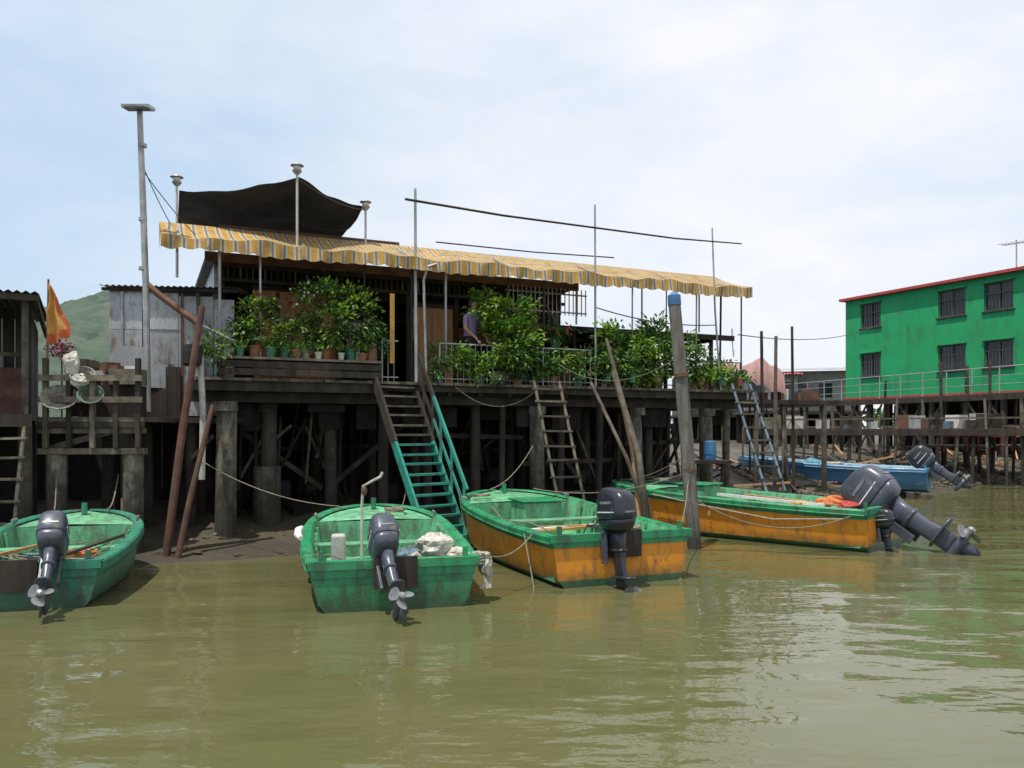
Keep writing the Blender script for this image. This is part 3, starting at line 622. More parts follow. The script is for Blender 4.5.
def basket(x, y, z, r, tilt, mat):
    mb = MB()
    for k in range(3): mb.tube([(math.cos(a * .3307) * r * (1 - .22 * k), math.sin(a * .3307) * r * (1 - .22 * k), -.05 * k) for a in range(20)], .011, mat, 5)
    for k in range(16):
        a = k * math.pi / 8; mb.tube([(math.cos(a) * r, math.sin(a) * r, 0), (math.cos(a) * r * .6, math.sin(a) * r * .6, -.1), (0, 0, -.14)], .007, mat, 4)
    mb.add([(math.cos(k * math.pi / 8) * r * .96, math.sin(k * math.pi / 8) * r * .96, -.005) for k in range(16)] + [(math.cos(k * math.pi / 8) * r * .5, math.sin(k * math.pi / 8) * r * .5, -.115) for k in range(16)], [(k, (k + 1) % 16, 16 + (k + 1) % 16, 16 + k) for k in range(16)] + [tuple(range(16, 32))], mat)
    return mb.build('basket', frame=Matrix.Translation((x, y, z)) @ Matrix.Rotation(tilt, 4, 'X') @ Matrix.Rotation(.3, 4, 'Y'))
wick = M('wicker', (.30, .29, .24), (.17, .16, .13), .8, 12, bump=.8, bscale=60, dirt=DIRT, damt=.5)
basket(-6.85, 12.1, 2.5, .25, .8, wick); basket(-6.4, 12.15, 2.55, .18, .9, M('green_basket', (.12, .20, .15), None, .8, 8, dirt=DIRT)); basket(-6.55, 12.2, 2.85, .17, .8, wick)
mb = MB(); mb.crumple((-6.72, 12.2, 3.0), (.11, .1, .18), bagm); mb.crumple((-6.6, 12.2, 2.75), (.13, .1, .1), bagm); mb.build('float_bundle')
mb = MB()
for k in range(200):
    p = V((-6.95 + R.gauss(0, .09), 12.35 + R.gauss(0, .08), 3.25 + R.gauss(0, .07))); mb.leaf(p, V((R.gauss(0, 1), R.gauss(0, 1), R.gauss(0, 1))), V((0, -.5, 1)), .06, .045, flowP if R.random() < .6 else R.choice((leafA, leafC)))
mb.tube([(-6.95, 12.35, 2.2), (-6.95, 12.35, 3.2)], .012, stemm, 5); mb.build('flowering_plant')
fl = empty('prayer_flag'); mb = MB(); mb.tube([(-7.10, 12.2, 2.2), (-7.07, 12.2, 4.3)], .015, wood_gy, 6); mb.build('staff', fl)
mb = MB(); vs = []
for i in range(15):
    for j in range(13):
        s, t = i / 14, j / 12; vs.append((-7.06 + .36 * s * (.2 + .8 * t) + .02 * math.sin(t * 9), 12.15 + .05 * math.sin(s * 11 + t * 5), 4.22 - .95 * t * (1 - .25 * s) - .05 * s + .02 * math.sin(s * 14)))
for i in range(14):
    for j in range(12):
        q = [i * 13 + j, i * 13 + j + 1, (i + 1) * 13 + j + 1, (i + 1) * 13 + j]
        mb.add([vs[z] for z in q], [(0, 1, 2, 3)], flagr if (i > 11 or j > 9) else flagy)
mb.build('cloth', fl, smooth=True)

# ------------------------------------------------------------------ boats
def boat(name, x, y, ax, ay, B, L, side, top, boot, inner, z=0., sheer=.30, fore=.76, blunt=.5, zs=.5, band=.17):
    E = empty(name, FR(x, y, math.atan2(-ax, ay), z)); NS = 26
    def hw(t):
        if t < .42: return B * (.92 + .08 * math.sin(t / .42 * math.pi / 2))
        q = min(1., (t - .42) / .58); return max(.03, B * max(0., 1 - q ** 3.6) ** blunt)
    def zg(t): return zs + sheer * t ** 2
    def rise(t): return .5 * max(0, (t - .55) / .45) ** 2
    ts = [i / NS for i in range(NS - 3)] + [.9, .93, .955, .975, .99, .998]
    mb = MB(); L5 = lambda t: [(0., -.22 + rise(t) * 1.1), (.74 * hw(t), -.10 + rise(t)), (.90 * hw(t), .09 + rise(t) * .75), (.975 * hw(t), zg(t) - band), (hw(t), zg(t) - .075), (hw(t) + .035, zg(t) - .07), (hw(t) + .04, zg(t) - .01), (hw(t) + .02, zg(t) + .012), (hw(t) - .08, zg(t) + .012), (hw(t) - .10, zg(t) - .01)]
    mats = [boot, boot, side, top, top, top, top, top, top]
    for sg in (-1, 1):
        for k in range(9):
            vs = []
            for t in ts:
                pr = L5(t)
                for (a, b) in (pr[k], pr[k + 1]): vs.append((sg * max(a, 0), t * L, b))
            fs = [(2 * i, 2 * i + 1, 2 * i + 3, 2 * i + 2) for i in range(len(ts) - 1)]
            if sg > 0: fs = [tuple(reversed(f)) for f in fs]
            mb.add(vs, fs, mats[k])
        mb.tube([(sg * (hw(t) + .03), t * L, zg(t) - .085) for t in ts[:-1]], .016, top, 6)
        mb.tube([(sg * (.975 * hw(t) + .004), t * L, zg(t) - band) for t in ts[:-1]], .011, boot, 5)
    p0 = L5(0)   # transom
    for k, m in ((0, boot), (1, boot), (2, side), (3, top)):
        (a, b), (c, d) = p0[k], p0[k + 1]; y0 = -.015 if k == 3 else 0
        mb.add([(-a, y0, b), (a, y0, b), (c, y0, d), (-c, y0, d)], [(0, 1, 2, 3)], m)
    mb.bb(-hw(0) - .03, hw(0) + .03, -.035, .09, zs - .078, zs + .016, top)
    mb.build('hull', E)
    mb = MB(); fl = .06
    for sg in (-1, 1):
        vs = []
        tt = [.028] + [t for t in ts[2:] if t <= fore + .02]
        for t in tt:
            w = hw(t) - .10; vs += [(sg * w, t * L, zg(t) - .012), (sg * w * .93, t * L, fl + .16 + rise(t)), (sg * w * .86, t * L, fl + rise(t)), (0, t * L, fl + rise(t))]
        fs = [(4 * i + k, 4 * i + k + 1, 4 * i + 5 + k, 4 * i + 4 + k) for i in range(len(tt) - 1) for k in range(3)]
        mb.add(vs, fs, inner)
        for t in [.22 + .09 * q for q in range(6)]:     # frames
            w = hw(t) - .115; mb.beam((sg * w * .97, t * L, zg(t) - .03), (sg * w * .90, t * L, fl + .1 + rise(t)), .035, .05, inner)
    w = hw(0) - .1
    mb.add([(-w, .1, fl), (w, .1, fl), (w, .1, zs - .08), (-w, .1, zs - .08)], [(0, 1, 2, 3)], inner)
    tf = [t for t in ts if t >= fore]; vs = []
    for t in tf: q = max(.01, hw(t) - .09); vs += [(-q, t * L, zg(t) - .035), (0, t * L, zg(t) - .01), (q, t * L, zg(t) - .035)]
    mb.add(vs, [(3 * i + k, 3 * i + k + 1, 3 * i + 4 + k, 3 * i + 3 + k) for i in range(len(tf) - 1) for k in range(2)], inner)
    t = tf[0]; q = hw(t) - .1; mb.add([(-q, t * L, zg(t) - .037), (q, t * L, zg(t) - .037), (q * .9, t * L, fl + rise(t)), (-q * .9, t * L, fl + rise(t))], [(0, 1, 2, 3)], inner)
    for t, d in ((.16, .30), (.5, .26)):
        q = hw(t) - .12; mb.bb(-q, q, t * L, t * L + d, zg(t) - .17, zg(t) - .13, inner)
    t = .16; q = hw(t) - .13; mb.bb(-q, -q * .55, .11, t * L - .004, fl, zg(0) - .14, inner); mb.bb(q * .55, q, .11, t * L - .004, fl, zg(0) - .14, inner)
    for k in range(5): t = .25 + k * .11; mb.bb(-hw(t) * .8, hw(t) * .8, t * L, t * L + .05, fl + rise(t) - .01, fl + .035 + rise(t), inner)
    mb.build('interior', E, bevel=.006)
    mb = MB()
    mb.bb(-.24, .24, -.075, -.038, zs - .30, zs + .05, wood_dk)
    for sx in (-1, 1):
        mb.bb(sx * (hw(0) - .12) - .03, sx * (hw(0) - .12) + .03, .02, .06, zs + .018, zs + .12, top); mb.tube([(sx * (hw(.8) - .03), .8 * L - .1, zg(.8) + .05), (sx * (hw(.8) - .03), .8 * L + .1, zg(.8) + .05)], .016, steel, 6); mb.bb(sx * (hw(.8) - .03) - .015, sx * (hw(.8) - .03) + .015, .8 * L - .02, .8 * L + .02, zg(.8) + .012, zg(.8) + .04, steel)
    mb.tube([(0, L * .93, zg(.93)), (0, L * .93, zg(.93) + .16)], .04, top, 8)
    mb.build('fittings', E)
    return E

def superring(z, wx, wy, cy, n=28, e=.55, tiltz=0.):
    r = []
    for k in range(n):
        a = 2 * math.pi * k / n; ca, sa = math.cos(a), math.sin(a)
        x = wx * math.copysign(abs(ca) ** e, ca); y = wy * math.copysign(abs(sa) ** e, sa)
        r.append(V((x, cy + y, z + tiltz * y)))
    return r
def outboard(parent, x, y, z, s, tilt, steer=0., cowl=None, leg=None):
    cowl = cowl or black_pl; leg = leg or black_pl
    E = bpy.data.objects.new('outboard_motor', None); scene.collection.objects.link(E); E.parent = parent
    E.matrix_local = Matrix.Translation((x, y, z)) @ Matrix.Rotation(steer, 4, 'Z') @ Matrix.Rotation(-tilt, 4, 'X') @ Matrix.Scale(s, 4)
    mb = MB()
    mb.loft([superring(zz, a, b, c, tiltz=tz) for zz, a, b, c, tz in ((.14, .10, .16, -.10, 0), (.17, .15, .24, -.11, 0), (.24, .165, .27, -.115, 0), (.295, .172, .285, -.12, 0), (.298, .165, .28, -.12, 0))], leg)
    mb.loft([superring(zz, a, b, c, tiltz=tz) for zz, a, b, c, tz in ((.306, .176, .290, -.12, 0), (.312, .180, .294, -.12, 0), (.40, .182, .30, -.125, 0), (.46, .172, .292, -.127, .01), (.54, .170, .285, -.13, .03), (.62, .157, .262, -.13, .07), (.68, .13, .215, -.12, .1), (.705, .10, .16, -.11, .12), (.715, .04, .07, -.1, .12))], cowl)
    mb.build('cowling', E, smooth=True)
    mb = MB()
    mb.loft([superring(zz, a, b, c, 16, .7) for zz, a, b, c in ((.15, .085, .15, -.12), (-.05, .07, .12, -.13), (-.30, .055, .10, -.14), (-.46, .04, .11, -.16), (-.60, .03, .12, -.17), (-.66, .026, .11, -.16))], leg)
    mb.loft([superring(zz, a, b, c, 14, .8) for zz, a, b, c in ((-.455, .10, .20, -.21), (-.475, .11, .22, -.21), (-.485, .10, .20, -.21))], leg)
    mb.loft([superring(zz, a, b, c, 14, .8) for zz, a, b, c in ((-.10, .085, .14, -.13), (-.12, .09, .145, -.13), (-.14, .075, .125, -.13))], leg)
    rr = [[V((math.cos(q * math.pi / 6) * rad, yy, -.70 + math.sin(q * math.pi / 6) * rad)) for q in range(12)] for yy, rad in ((.07, .008), (.04, .035), (-.05, .058), (-.2, .062), (-.32, .05))]
    mb.loft(rr, leg)
    mb.add([(-.008, -.08, -.75), (-.008, -.30, -.75), (-.004, -.28, -.92), (-.004, -.2, -.93), (.008, -.08, -.75), (.008, -.30, -.75), (.004, -.28, -.92), (.004, -.2, -.93)], [(0, 1, 2, 3), (7, 6, 5, 4), (0, 3, 7, 4), (1, 5, 6, 2), (3, 2, 6, 7)], leg)
    mb.build('drive_leg', E, smooth=True)
    mb = MB(); rr = [[V((math.cos(q * math.pi / 6) * rad, yy, -.70 + math.sin(q * math.pi / 6) * rad)) for q in range(12)] for yy, rad in ((-.325, .048), (-.44, .042), (-.46, .02))]
    mb.loft(rr, alu)
    for k in range(3):
        a = k * 2.094 + .4; er = V((math.cos(a), 0, math.sin(a))); et = V((-math.sin(a), 0, math.cos(a))); c0 = V((0, -.38, -.70)); vs = []
        for i, (rad, wd) in enumerate(((.04, .05), (.08, .08), (.11, .09), (.14, .07), (.155, .03))):
            for sg in (-1, 1): vs.append(c0 + er * rad + et * wd * sg * .8 + V((0, sg * wd * .55, 0)))
        mb.add(vs, [(2 * i, 2 * i + 1, 2 * i + 3, 2 * i + 2) for i in range(4)], alu)
    mb.build('propeller', E)
    mb = MB()
    for sx in (-.11, .11):
        mb.bb(sx - .018, sx + .018, -.02, .09, -.30, .14, grey_pl); mb.bb(sx - .02, sx + .02, .09, .17, .02, .12, grey_pl); mb.tube([(sx, .10, -.02), (sx, .20, -.02)], .014, alu, 7)
    mb.tube([(-.15, .02, .12), (.15, .02, .12)], .03, grey_pl, 10)
    mb.bb(-.03, .03, -.02, .42, .16, .21, grey_pl); mb.tube([(0, .40, .185), (0, .56, .20)], .022, rubber, 8)
    mb.tube([(.06, .16, .25), (.12, .4, .2), (.3, .55, -.1)], .012, rubber, 6); mb.tube([(-.06, .16, .25), (-.2, .3, .2), (-.3, .45, -.15)], .01, rubber, 6)
    mb.build('bracket', E, bevel=.004)
    mb = MB()
    for sx in (-1, 1): mb.bb(sx * .1835 - .0015, sx * .1835 + .0015, -.30, .05, .385, .40, white); mb.bb(sx * .174 - .0015, sx * .174 + .0015, -.25, .0, .50, .535, alu)
    mb.bb(-.09, .09, -.4285, -.4265, .385, .41, alu)
    mb.build('badge_stripe', E)
    return E
def rope(name, pts_list, r, mat, parent=None):
    mb = MB()
    for pts in pts_list: mb.tube(pts, r, mat, 6)
    return mb.build(name, parent)
def coil(mb, c, r, n, mat, rr=.012):
    pts = []
    for i in range(n * 14):
        a = i * 2 * math.pi / 14; q = r * (1 + R.uniform(-.12, .12)); pts.append(V(c) + V((math.cos(a) * q, math.sin(a) * q * .9, .012 * (i / 14) + R.uniform(0, .02))))
    mb.tube(pts, rr, mat, 5)

b1 = boat('motor_boat', -5.50, 8.85, -.25, .968, .92, 3.1, boatt, boatt, boatt, boati, zs=.52)
outboard(b1, .38, -.08, .50, .84, math.radians(44), .12, grey_pl, grey_pl)
b2 = boat('motor_boat', -1.30, 8.9, -.24, .97, 1.0, 3.6, boatg, boatg, boatg, boati, zs=.55)
outboard(b2, -.10, -.08, .47, .86, math.radians(46), .14, grey_pl, grey_pl)
b3 = boat('motor_boat', 1.44, 10.4, -.37, .93, 1.10, 4.6, boato, boatg, boatg, boati, zs=.66, sheer=.25, band=.15)
outboard(b3, -.20, -.08, .58, .95, math.radians(5), .15, black_pl, black_pl)
b4 = boat('motor_boat', 6.35, 13.6, -.72, .69, 1.0, 5.6, boato, boatg, boatg, boati, zs=.70, sheer=.22, band=.15)
outboard(b4, .08, -.12, .46, 1.42, math.radians(56), .0, grey_pl, grey_pl)
outboard(b4, -.38, -.06, .30, .55, math.radians(8), .0, black_pl, black_pl)
b5 = boat('motor_boat', 12.3, 23.6, -.85, .53, .95, 5.6, boatb, boatb, boatb, boatbi, z=.38, zs=.5)
outboard(b5, 0, -.08, .4, 1.15, math.radians(52), .1, black_pl, grey_pl)

mb = MB(); coil(mb, (.2, .9, .12), .25, 4, ropem); coil(mb, (.3, 1.3, .40), .22, 4, orangec, .016); mb.bb(-.5, -.1, 1.9, 2.3, .1, .35, blueg); mb.crumple((.45, 1.9, .2), (.22, .3, .1), wood_gy); mb.beam((.2, .5, .48), (.7, 2.5, .54), .06, .03, wood_gy); mb.beam((-.6, .4, .5), (-.1, 2.2, .5), .05, .04, wood_lt)
for k in range(7): mb.tube([(R.uniform(-.6, .7), R.uniform(.3, 2.2), .5 - R.random() * .3) for q in range(4)], .008, ropem, 5)
mb.build('gear', b1)
mb = MB()
mb.bb(-.66, -.48, 1.5, 1.68, .10, .66, potw); mb.bb(.35, .75, 1.1, 1.5, .09, .32, boati)
mb.build('fuel_tank', b2, bevel=.03)
mb = MB(); mb.tube([(-.28, 1.5, .1), (-.28, 1.52, 1.0), (-.26, 1.5, 1.28), (-.16, 1.45, 1.34), (-.05, 1.42, 1.40), (-.02, 1.42, 1.46)], .018, pipe_w, 8); mb.ell((-.25, 1.5, 1.22), (.04, .04, .07), rust, 8, 6); mb.build('bilge_pipe', b2)
mb = MB(); mb.crumple((.50, .34, .64), (.20, .17, .15), bagm); mb.crumple((.75, .22, .56), (.12, .12, .08), bagm); mb.crumple((.36, .42, .5), (.12, .12, .08), bagm); mb.build('bagged_net', b2)
mb = MB()
for k in range(3): coil(mb, (1.05 + R.uniform(-.04, .04), .25, .42 + k * .05), .10, 3, ropew, .012)
for k in range(12): mb.tube([(1.0 + R.uniform(-.05, .08), .2 + R.uniform(-.12, .2), .56), (1.1 + R.uniform(-.05, .06), .2, .36), (1.06 + R.uniform(-.08, .08), .15, .16)], .010, ropew, 5)
mb.crumple((1.08, .25, .42), (.07, .12, .12), bagm)
mb.build('rope_tangle', b2)
mb = MB(); mb.tube([(-1.04, 2.4, .66), (-1.08, 2.1, .66), (-1.08, 1.8, .64), (-1.04, 1.6, .62)], [.03, .05, .05, .03], white, 10); mb.build('fender', b2)
mb = MB(); coil(mb, (.1, 1.9, .12), .3, 4, ropew); coil(mb, (.3, 3.1, .78), .15, 4, ropem); mb.crumple((-.1, 2.3, .15), (.3, .2, .08), boatt); mb.tube([(-.9, .3, .6), (-.7, .9, .5), (-.3, 1.2, .3), (.2, .9, .15), (.6, .8, .4)], .009, ropem, 5)
mb.beam((-.7, 1.0, .15), (.4, 2.6, .16), .08, .03, wood_gy); mb.crumple((.45, 2.5, .2), (.2, .18, .12), blueg); mb.build('coiled_rope', b2)
mb = MB(); mb.bb(-.3, .35, 2.6, 3.2, .15, .84, boati); mb.bb(-.34, .39, 2.56, 3.24, .845, .88, boatg); mb.build('storage_box', b3, bevel=.02)
mb = MB(); mb.beam((-.85, 1.0, .60), (.4, 1.15, .62), .09, .03, yel); mb.beam((-.85, 1.2, .60), (.5, 1.3, .62), .07, .03, white); mb.beam((-.6, 1.35, .61), (.7, 1.0, .64), .05, .03, wood_lt)
coil(mb, (.5, .75, .60), .16, 3, ropem); coil(mb, (-.6, 3.8, .86), .15, 3, ropem); mb.tube([(-.85, .4, .68), (-.8, 1.2, .7), (-.9, 2.0, .66), (-.7, 3.0, .76)], .009, ropem, 5); mb.crumple((.6, 2.0, .2), (.25, .3, .12), blueg); mb.crumple((-.5, 2.2, .2), (.2, .2, .12), bagm); mb.build('loose_planks', b3)
mb = MB(); mb.bb(-.3, .35, 3.3, 3.9, .2, .90, boati); mb.bb(-.34, .39, 3.26, 3.94, .905, .94, boatg); mb.bb(-.7, -.2, 1.6, 2.1, .1, .60, boatg); mb.build('storage_box', b4, bevel=.02)
mb = MB()
ring = [(.2 + .27 * math.cos(k * math.pi / 10), .75 + .27 * math.sin(k * math.pi / 10), .72 + .05 * math.sin(k * math.pi / 10)) for k in range(21)]
mb.tube(ring, .055, orangec, 8); mb.build('life_ring', b4, smooth=True)
mb = MB(); mb.crumple((-.35, .5, .70), (.22, .15, .09), redp); mb.crumple((-.15, 1.0, .70), (.18, .14, .09), orangec); mb.crumple((-.45, 1.3, .66), (.2, .2, .08), yel); mb.build('life_jackets', b4)
mb = MB(); coil(mb, (.3, 4.7, .92), .17, 4, ropem); coil(mb, (-.6, 2.6, .6), .17, 4, ropeb); mb.tube([(-1.06, .3, .55), (-1.08, 1.5, .46), (-1.09, 2.8, .6), (-1.04, 4, .75)], .010, ropew, 5); mb.build('rope_coils', b4)
mb = MB(); mb.beam((-.4, .5, .70), (.2, 2.7, .74), .09, .03, wood_lt); mb.beam((-.6, .8, .71), (-.3, 3.0, .76), .05, .05, white); mb.build('loose_planks', b4)
mb = MB(); coil(mb, (.2, 1.7, .2), .25, 3, ropeb, .02); mb.bb(-.5, .3, 2.4, 2.9, .1, .62, potw); mb.crumple((.1, 3.3, .55), (.3, .25, .15), ropeb); mb.build('gear', b5)
def mark(parent, txt, mat, loc_, rot, size):
    c = bpy.data.curves.new('registration_mark', 'FONT'); c.body = txt; c.size = size; c.extrude = .001; c.materials.append(mat)
    o = bpy.data.objects.new('registration_mark', c); scene.collection.objects.link(o); o.parent = parent; o.location = loc_; o.rotation_euler = rot
mark(b4, '2 3      8', markm, (-1.0, 3.2, .42), (math.radians(84), 0, math.radians(-91)), .13)
mark(b3, '2 3 6', markm, (.45, -.006, .30), (math.radians(90), 0, 0), .11)

bpy.context.view_layer.update()
def bp_(b, x, y, z): return (b.matrix_world @ V((x, y, z)))
rope('mooring_rope', [sag(bp_(b2, -.5, 3.4, .85), (-5.0, 12.9, 1.5), .15), sag(bp_(b2, .4, 3.4, .85), (-1.9, 14.6, 1.2), .2), sag(bp_(b2, 1.0, .1, .58), bp_(b3, -1.05, .5, .66), .15)], .007, ropem)
rope('mooring_rope', [sag(bp_(b3, -.3, 4.2, .95), (.4, 15.3, 1.7), .15), sag(bp_(b3, .9, .1, .7), (2.98, 13.5, 1.2), .25), sag(bp_(b3, .5, 4.1, .95), (2.98, 13.5, 1.3), .2), sag(bp_(b3, -1.14, .6, .64), bp_(b3, -1.16, .2, -.05), .0)], .008, ropem)
rope('mooring_rope', [sag(bp_(b4, -.3, 5.2, .95), (2.98, 13.5, 1.6), .1), sag(bp_(b4, .5, 5.2, .95), (4.2, 18.2, 1.8), .2), sag(bp_(b4, -1.0, .2, .6), (2.98, 13.5, .9), .35)], .008, ropem)
rope('mooring_rope', [sag(bp_(b1, .3, 2.9, .85), (-6.2, 12.6, 1.3), .15), sag(bp_(b1, -.4, 2.9, .85), (-7.0, 12.3, 1.4), .15), sag(bp_(b5, -.3, 5.2, .9), (6.6, 20, 1.9), .3), sag(bp_(b5, .4, 5.2, .9), (7.7, 22, 2.3), .3)], .009, ropem)
rope('hanging_rope', [sag((-1.05, 14.9, 2.8), (.4, 15.4, 2.7), .3), sag((.9, 15.7, 3.3), (2.75, 13.5, 3.2), .35), sag((-.9, 13.4, 1.0), (-.75, 13.3, .1), .0)], .006, ropem)
rope('overhead_cable', [sag(loc((11.9, .3, 4.15)), (19.5, 40, 8.0), .6), sag(loc((11.9, .5, 4.3)), (12.5, 45, 6.5), .5), sag(loc((8.05, .1, 4.5)), loc((11.1, .1, 4.3)), .12)], .012, cable)

# ------------------------------------------------------------------ green building
GF = FR(18.35, 44, math.atan2(-.9, .44))
gb = empty('green_house', GF); mb = MB()
GL, GD, Z0, Z1 = 10.4, 8, 3.65, 9.05
wins = [(1.0, 2.25), (5.55, 6.95), (7.85, 9.2)]; rows = [(4.85, 6.1), (7.45, 8.75)]
xsb = [0] + [a for w_ in wins for a in w_] + [GL]; zsb = [Z0] + [a for r_ in rows for a in r_] + [Z1]
for i in range(len(xsb) - 1):
    for j in range(len(zsb) - 1):
        if i % 2 == 1 and j % 2 == 1:
            x0, x1, z0, z1 = xsb[i], xsb[i + 1], zsb[j], zsb[j + 1]
            mb.add([(x0, 0, z0), (x0, .2, z0), (x0, .2, z1), (x0, 0, z1)], [(0, 1, 2, 3)], greenw); mb.add([(x1, 0, z0), (x1, .2, z0), (x1, .2, z1), (x1, 0, z1)], [(3, 2, 1, 0)], greenw)
            mb.add([(x0, 0, z0), (x1, 0, z0), (x1, .2, z0), (x0, .2, z0)], [(0, 1, 2, 3)], greenw); mb.add([(x0, 0, z1), (x1, 0, z1), (x1, .2, z1), (x0, .2, z1)], [(3, 2, 1, 0)], greenw)
        else: mb.add([(xsb[i], 0, zsb[j]), (xsb[i + 1], 0, zsb[j]), (xsb[i + 1], 0, zsb[j + 1]), (xsb[i], 0, zsb[j + 1])], [(0, 1, 2, 3)], greenw)
mb.add([(0, 0, Z0), (0, GD, Z0), (0, GD, Z1), (0, 0, Z1)], [(3, 2, 1, 0)], greenw); mb.add([(GL, 0, Z0), (GL, GD, Z0), (GL, GD, Z1), (GL, 0, Z1)], [(0, 1, 2, 3)], greenw); mb.add([(0, GD, Z0), (GL, GD, Z0), (GL, GD, Z1), (0, GD, Z1)], [(3, 2, 1, 0)], greenw)
mb.build('walls', gb)
mb = MB()
for a, b in wins:
    for c, d in rows:
        mb.bb(a, b, .16, .18, c, d, glass)
        for x in (a + .03, (a + b) / 2, b - .03): mb.bb(x - .03, x + .03, .10, .155, c, d, frame_m)
        for zz in (c + .03, (c + d) / 2 + .15, d - .03): mb.bb(a, b, .06, .098, zz - .025, zz + .025, frame_m)
        k = a + .2
        while k < b: mb.bb(k, k + .02, .03, .05, c, d, frame_m); k += .16
        mb.bb(a - .08, b + .08, -.08, .02, c - .07, c - .004, wood_dk); mb.bb(a - .06, b + .06, -.10, .02, d + .004, d + .06, greenw)
mb.build('windows', gb)
mb = MB(); mb.bb(-.2, GL + .2, -.3, GD + .2, Z1 + .003, Z1 + .14, redp); mb.bb(-.05, GL, -.04, -.004, Z0 + .002, Z0 + .12, redp); mb.build('roof', gb)
mb = MB(); mb.bb(-.3, GL + 5, -.6, GD, Z0 - .18, Z0 - .004, wood_dk)
for i in range(9):
    for y in (-.3, 3.5, 7): post(mb, i * 1.8, y, -.2, Z0 - .18, .14, concrete_d, 8, .05)
planks_wall(mb, -.5, GL + 4, 4.5, .5, Z0 - .2, .5, inside); mb.build('stilts', gb)
mb = MB(); mb.bb(GL + .25, GL + 5, .3, GD, Z0, Z1 + .1, sheet); mb.bb(GL + .1, GL + 5, 0, GD, Z1 + .105, Z1 + .3, darkroof); mb.build('annex', gb, bevel=.01)
ta = MB(); ta.tube([(8.6, 1.2, Z1), (8.6, 1.2, Z1 + 1.7)], .03, steel, 6); ta.tube([(7.9, 1.2, Z1 + 1.6), (9.4, 1.2, Z1 + 1.5)], .02, steel, 6)
for i in range(8): ta.tube([(7.95 + i * .2, .8, Z1 + 1.6 - i * .013), (7.95 + i * .2, 1.6, Z1 + 1.6 - i * .013)], .012, steel, 5)
ta.build('rooftop_antenna', frame=GF)
wk = empty('walkway', FR(13.3, 42.4, math.atan2(-14.5, 5.1))); mb = MB(); WL = 16.6
mb.bb(0, WL, 0, 1.4, 3.27, 3.37, wood_gy); mb.bb(0, WL, -.06, -.003, 3.12, 3.35, wood_dk)
x = .2
while x < WL:
    for y in (.1, 1.3): post(mb, x, y, -.2, 3.27 + (R.uniform(.6, 1.8) if R.random() < .35 and y < 1 else 0), R.uniform(.05, .09), R.choice((wood_gy, wood_dk, concrete_d)), 8, .2)
    if R.random() < .7: mb.beam((x, .05, 3.1), (x + R.choice((-1.3, 1.3)), .05, 1.2), .05, .08, wood_dk)
    x += R.uniform(.8, 1.4)
mb.bb(0, WL, -.02, .04, 2.1, 2.18, wood_gy)
mb.build('deck', wk)
mb = MB(); x = 0
while x <= WL: mb.tube([(x, .03, 3.37), (x, .03, 4.35)], .022, steel, 6); x += 1.15
for z in (3.7, 4.02, 4.33): mb.tube([(0, .03, z), (WL, .03, z)], .012 if z < 4.3 else .02, steel, 6)
mb.build('railing', wk)
jt = empty('low_jetty', FR(9.5, 31.5, -.35)); mb = MB()
mb.bb(0, 9.5, 0, 2, 1.95, 2.05, wood_gy); mb.bb(0, 9.5, -.05, -.003, 1.8, 2.04, wood_dk)
for i in range(18): post(mb, .2 + i * .53 + R.uniform(-.1, .1), .1, 0, 1.95 + (R.uniform(.5, 1.6) if i % 3 == 0 else 0), R.uniform(.04, .08), R.choice((wood_gy, wood_dk)), 8, .15)
mb.beam((0, .1, 2.4), (9.5, .1, 2.45), .05, .06, wood_gy)
for i in range(22): x = R.uniform(.3, 9); s = R.uniform(.2, .8); mb.box((x, R.uniform(.4, 1.4), 2.06 + s * .35), (s, s * .7, s * .7), R.choice((rust, sheet, wood_rd, wood_gy, blueg, potw, wood_dk)), Matrix.Rotation(R.uniform(0, 3), 3, 'Z'))
mb.build('planking', jt)
rf = empty('red_fence', FR(16.3, 30.2, .2)); mb = MB()     # red railing over the low bank at right
for i in range(12): mb.tube([(i * .5, 0, 1.2), (i * .5, 0, 2.1)], .03, redp, 6)
for z in (1.75, 2.08): mb.tube([(0, 0, z), (5.6, 0, z)], .03, redp, 6)
mb.bb(-.2, 5.8, .05, 1.4, 1.34, 1.42, wood_gy)
for i in range(6): post(mb, i * 1.1, .6, -.3, 1.34, .07, wood_dk, 8, .1)
mb.build('rails', rf)
for (x, y, rz, w_, h_, m, rm) in ((17.8, 52, -.3, 4.5, 2.6, potw, sheet), (21, 62, .1, 5, 2.8, sheet, darkroof), (14.5, 50, -.2, 3.2, 2.2, sheet, redp), (13.2, 62, 0, 5, 3.0, wood_gy, darkroof), (27, 56, -.5, 7, 3.2, wood_gy, darkroof)):
    e = empty('stilt_shack', FR(x, y, rz)); mb = MB(); mb.bb(0, w_, 0, 4, 3.2, 3.2 + h_, m); mb.bb(-.3, w_ + .3, -1.2, 4.2, 3.0, 3.19, wood_dk)
    for i in range(int(w_) + 1): post(mb, i, -.9, 0, 3, .1, wood_dk, 8, .1); post(mb, i, 3, 0, 3, .1, wood_dk, 8, .1)
    for i in range(int(w_ / 1.6)): mb.bb(.4 + i * 1.6, 1.2 + i * 1.6, -.03, -.004, 4.1, 5.0, glass); mb.bb(.36 + i * 1.6, 1.24 + i * 1.6, -.05, -.004, 5.005, 5.07, white)
    planks_wall(mb, -.3, w_ + .3, 2.0, 1.0, 2.99, .5, inside)
    mb.build('body', e)
    mb = MB(); corrugated(mb, -.3, w_ + .3, -1.0, 3.2 + h_, 4.3, 3.7 + h_, rm, .2, .03); mb.build('roof', e)
pc = empty('canopy', FR(6.2, 21.5, .3)); mb = MB(); vs = []
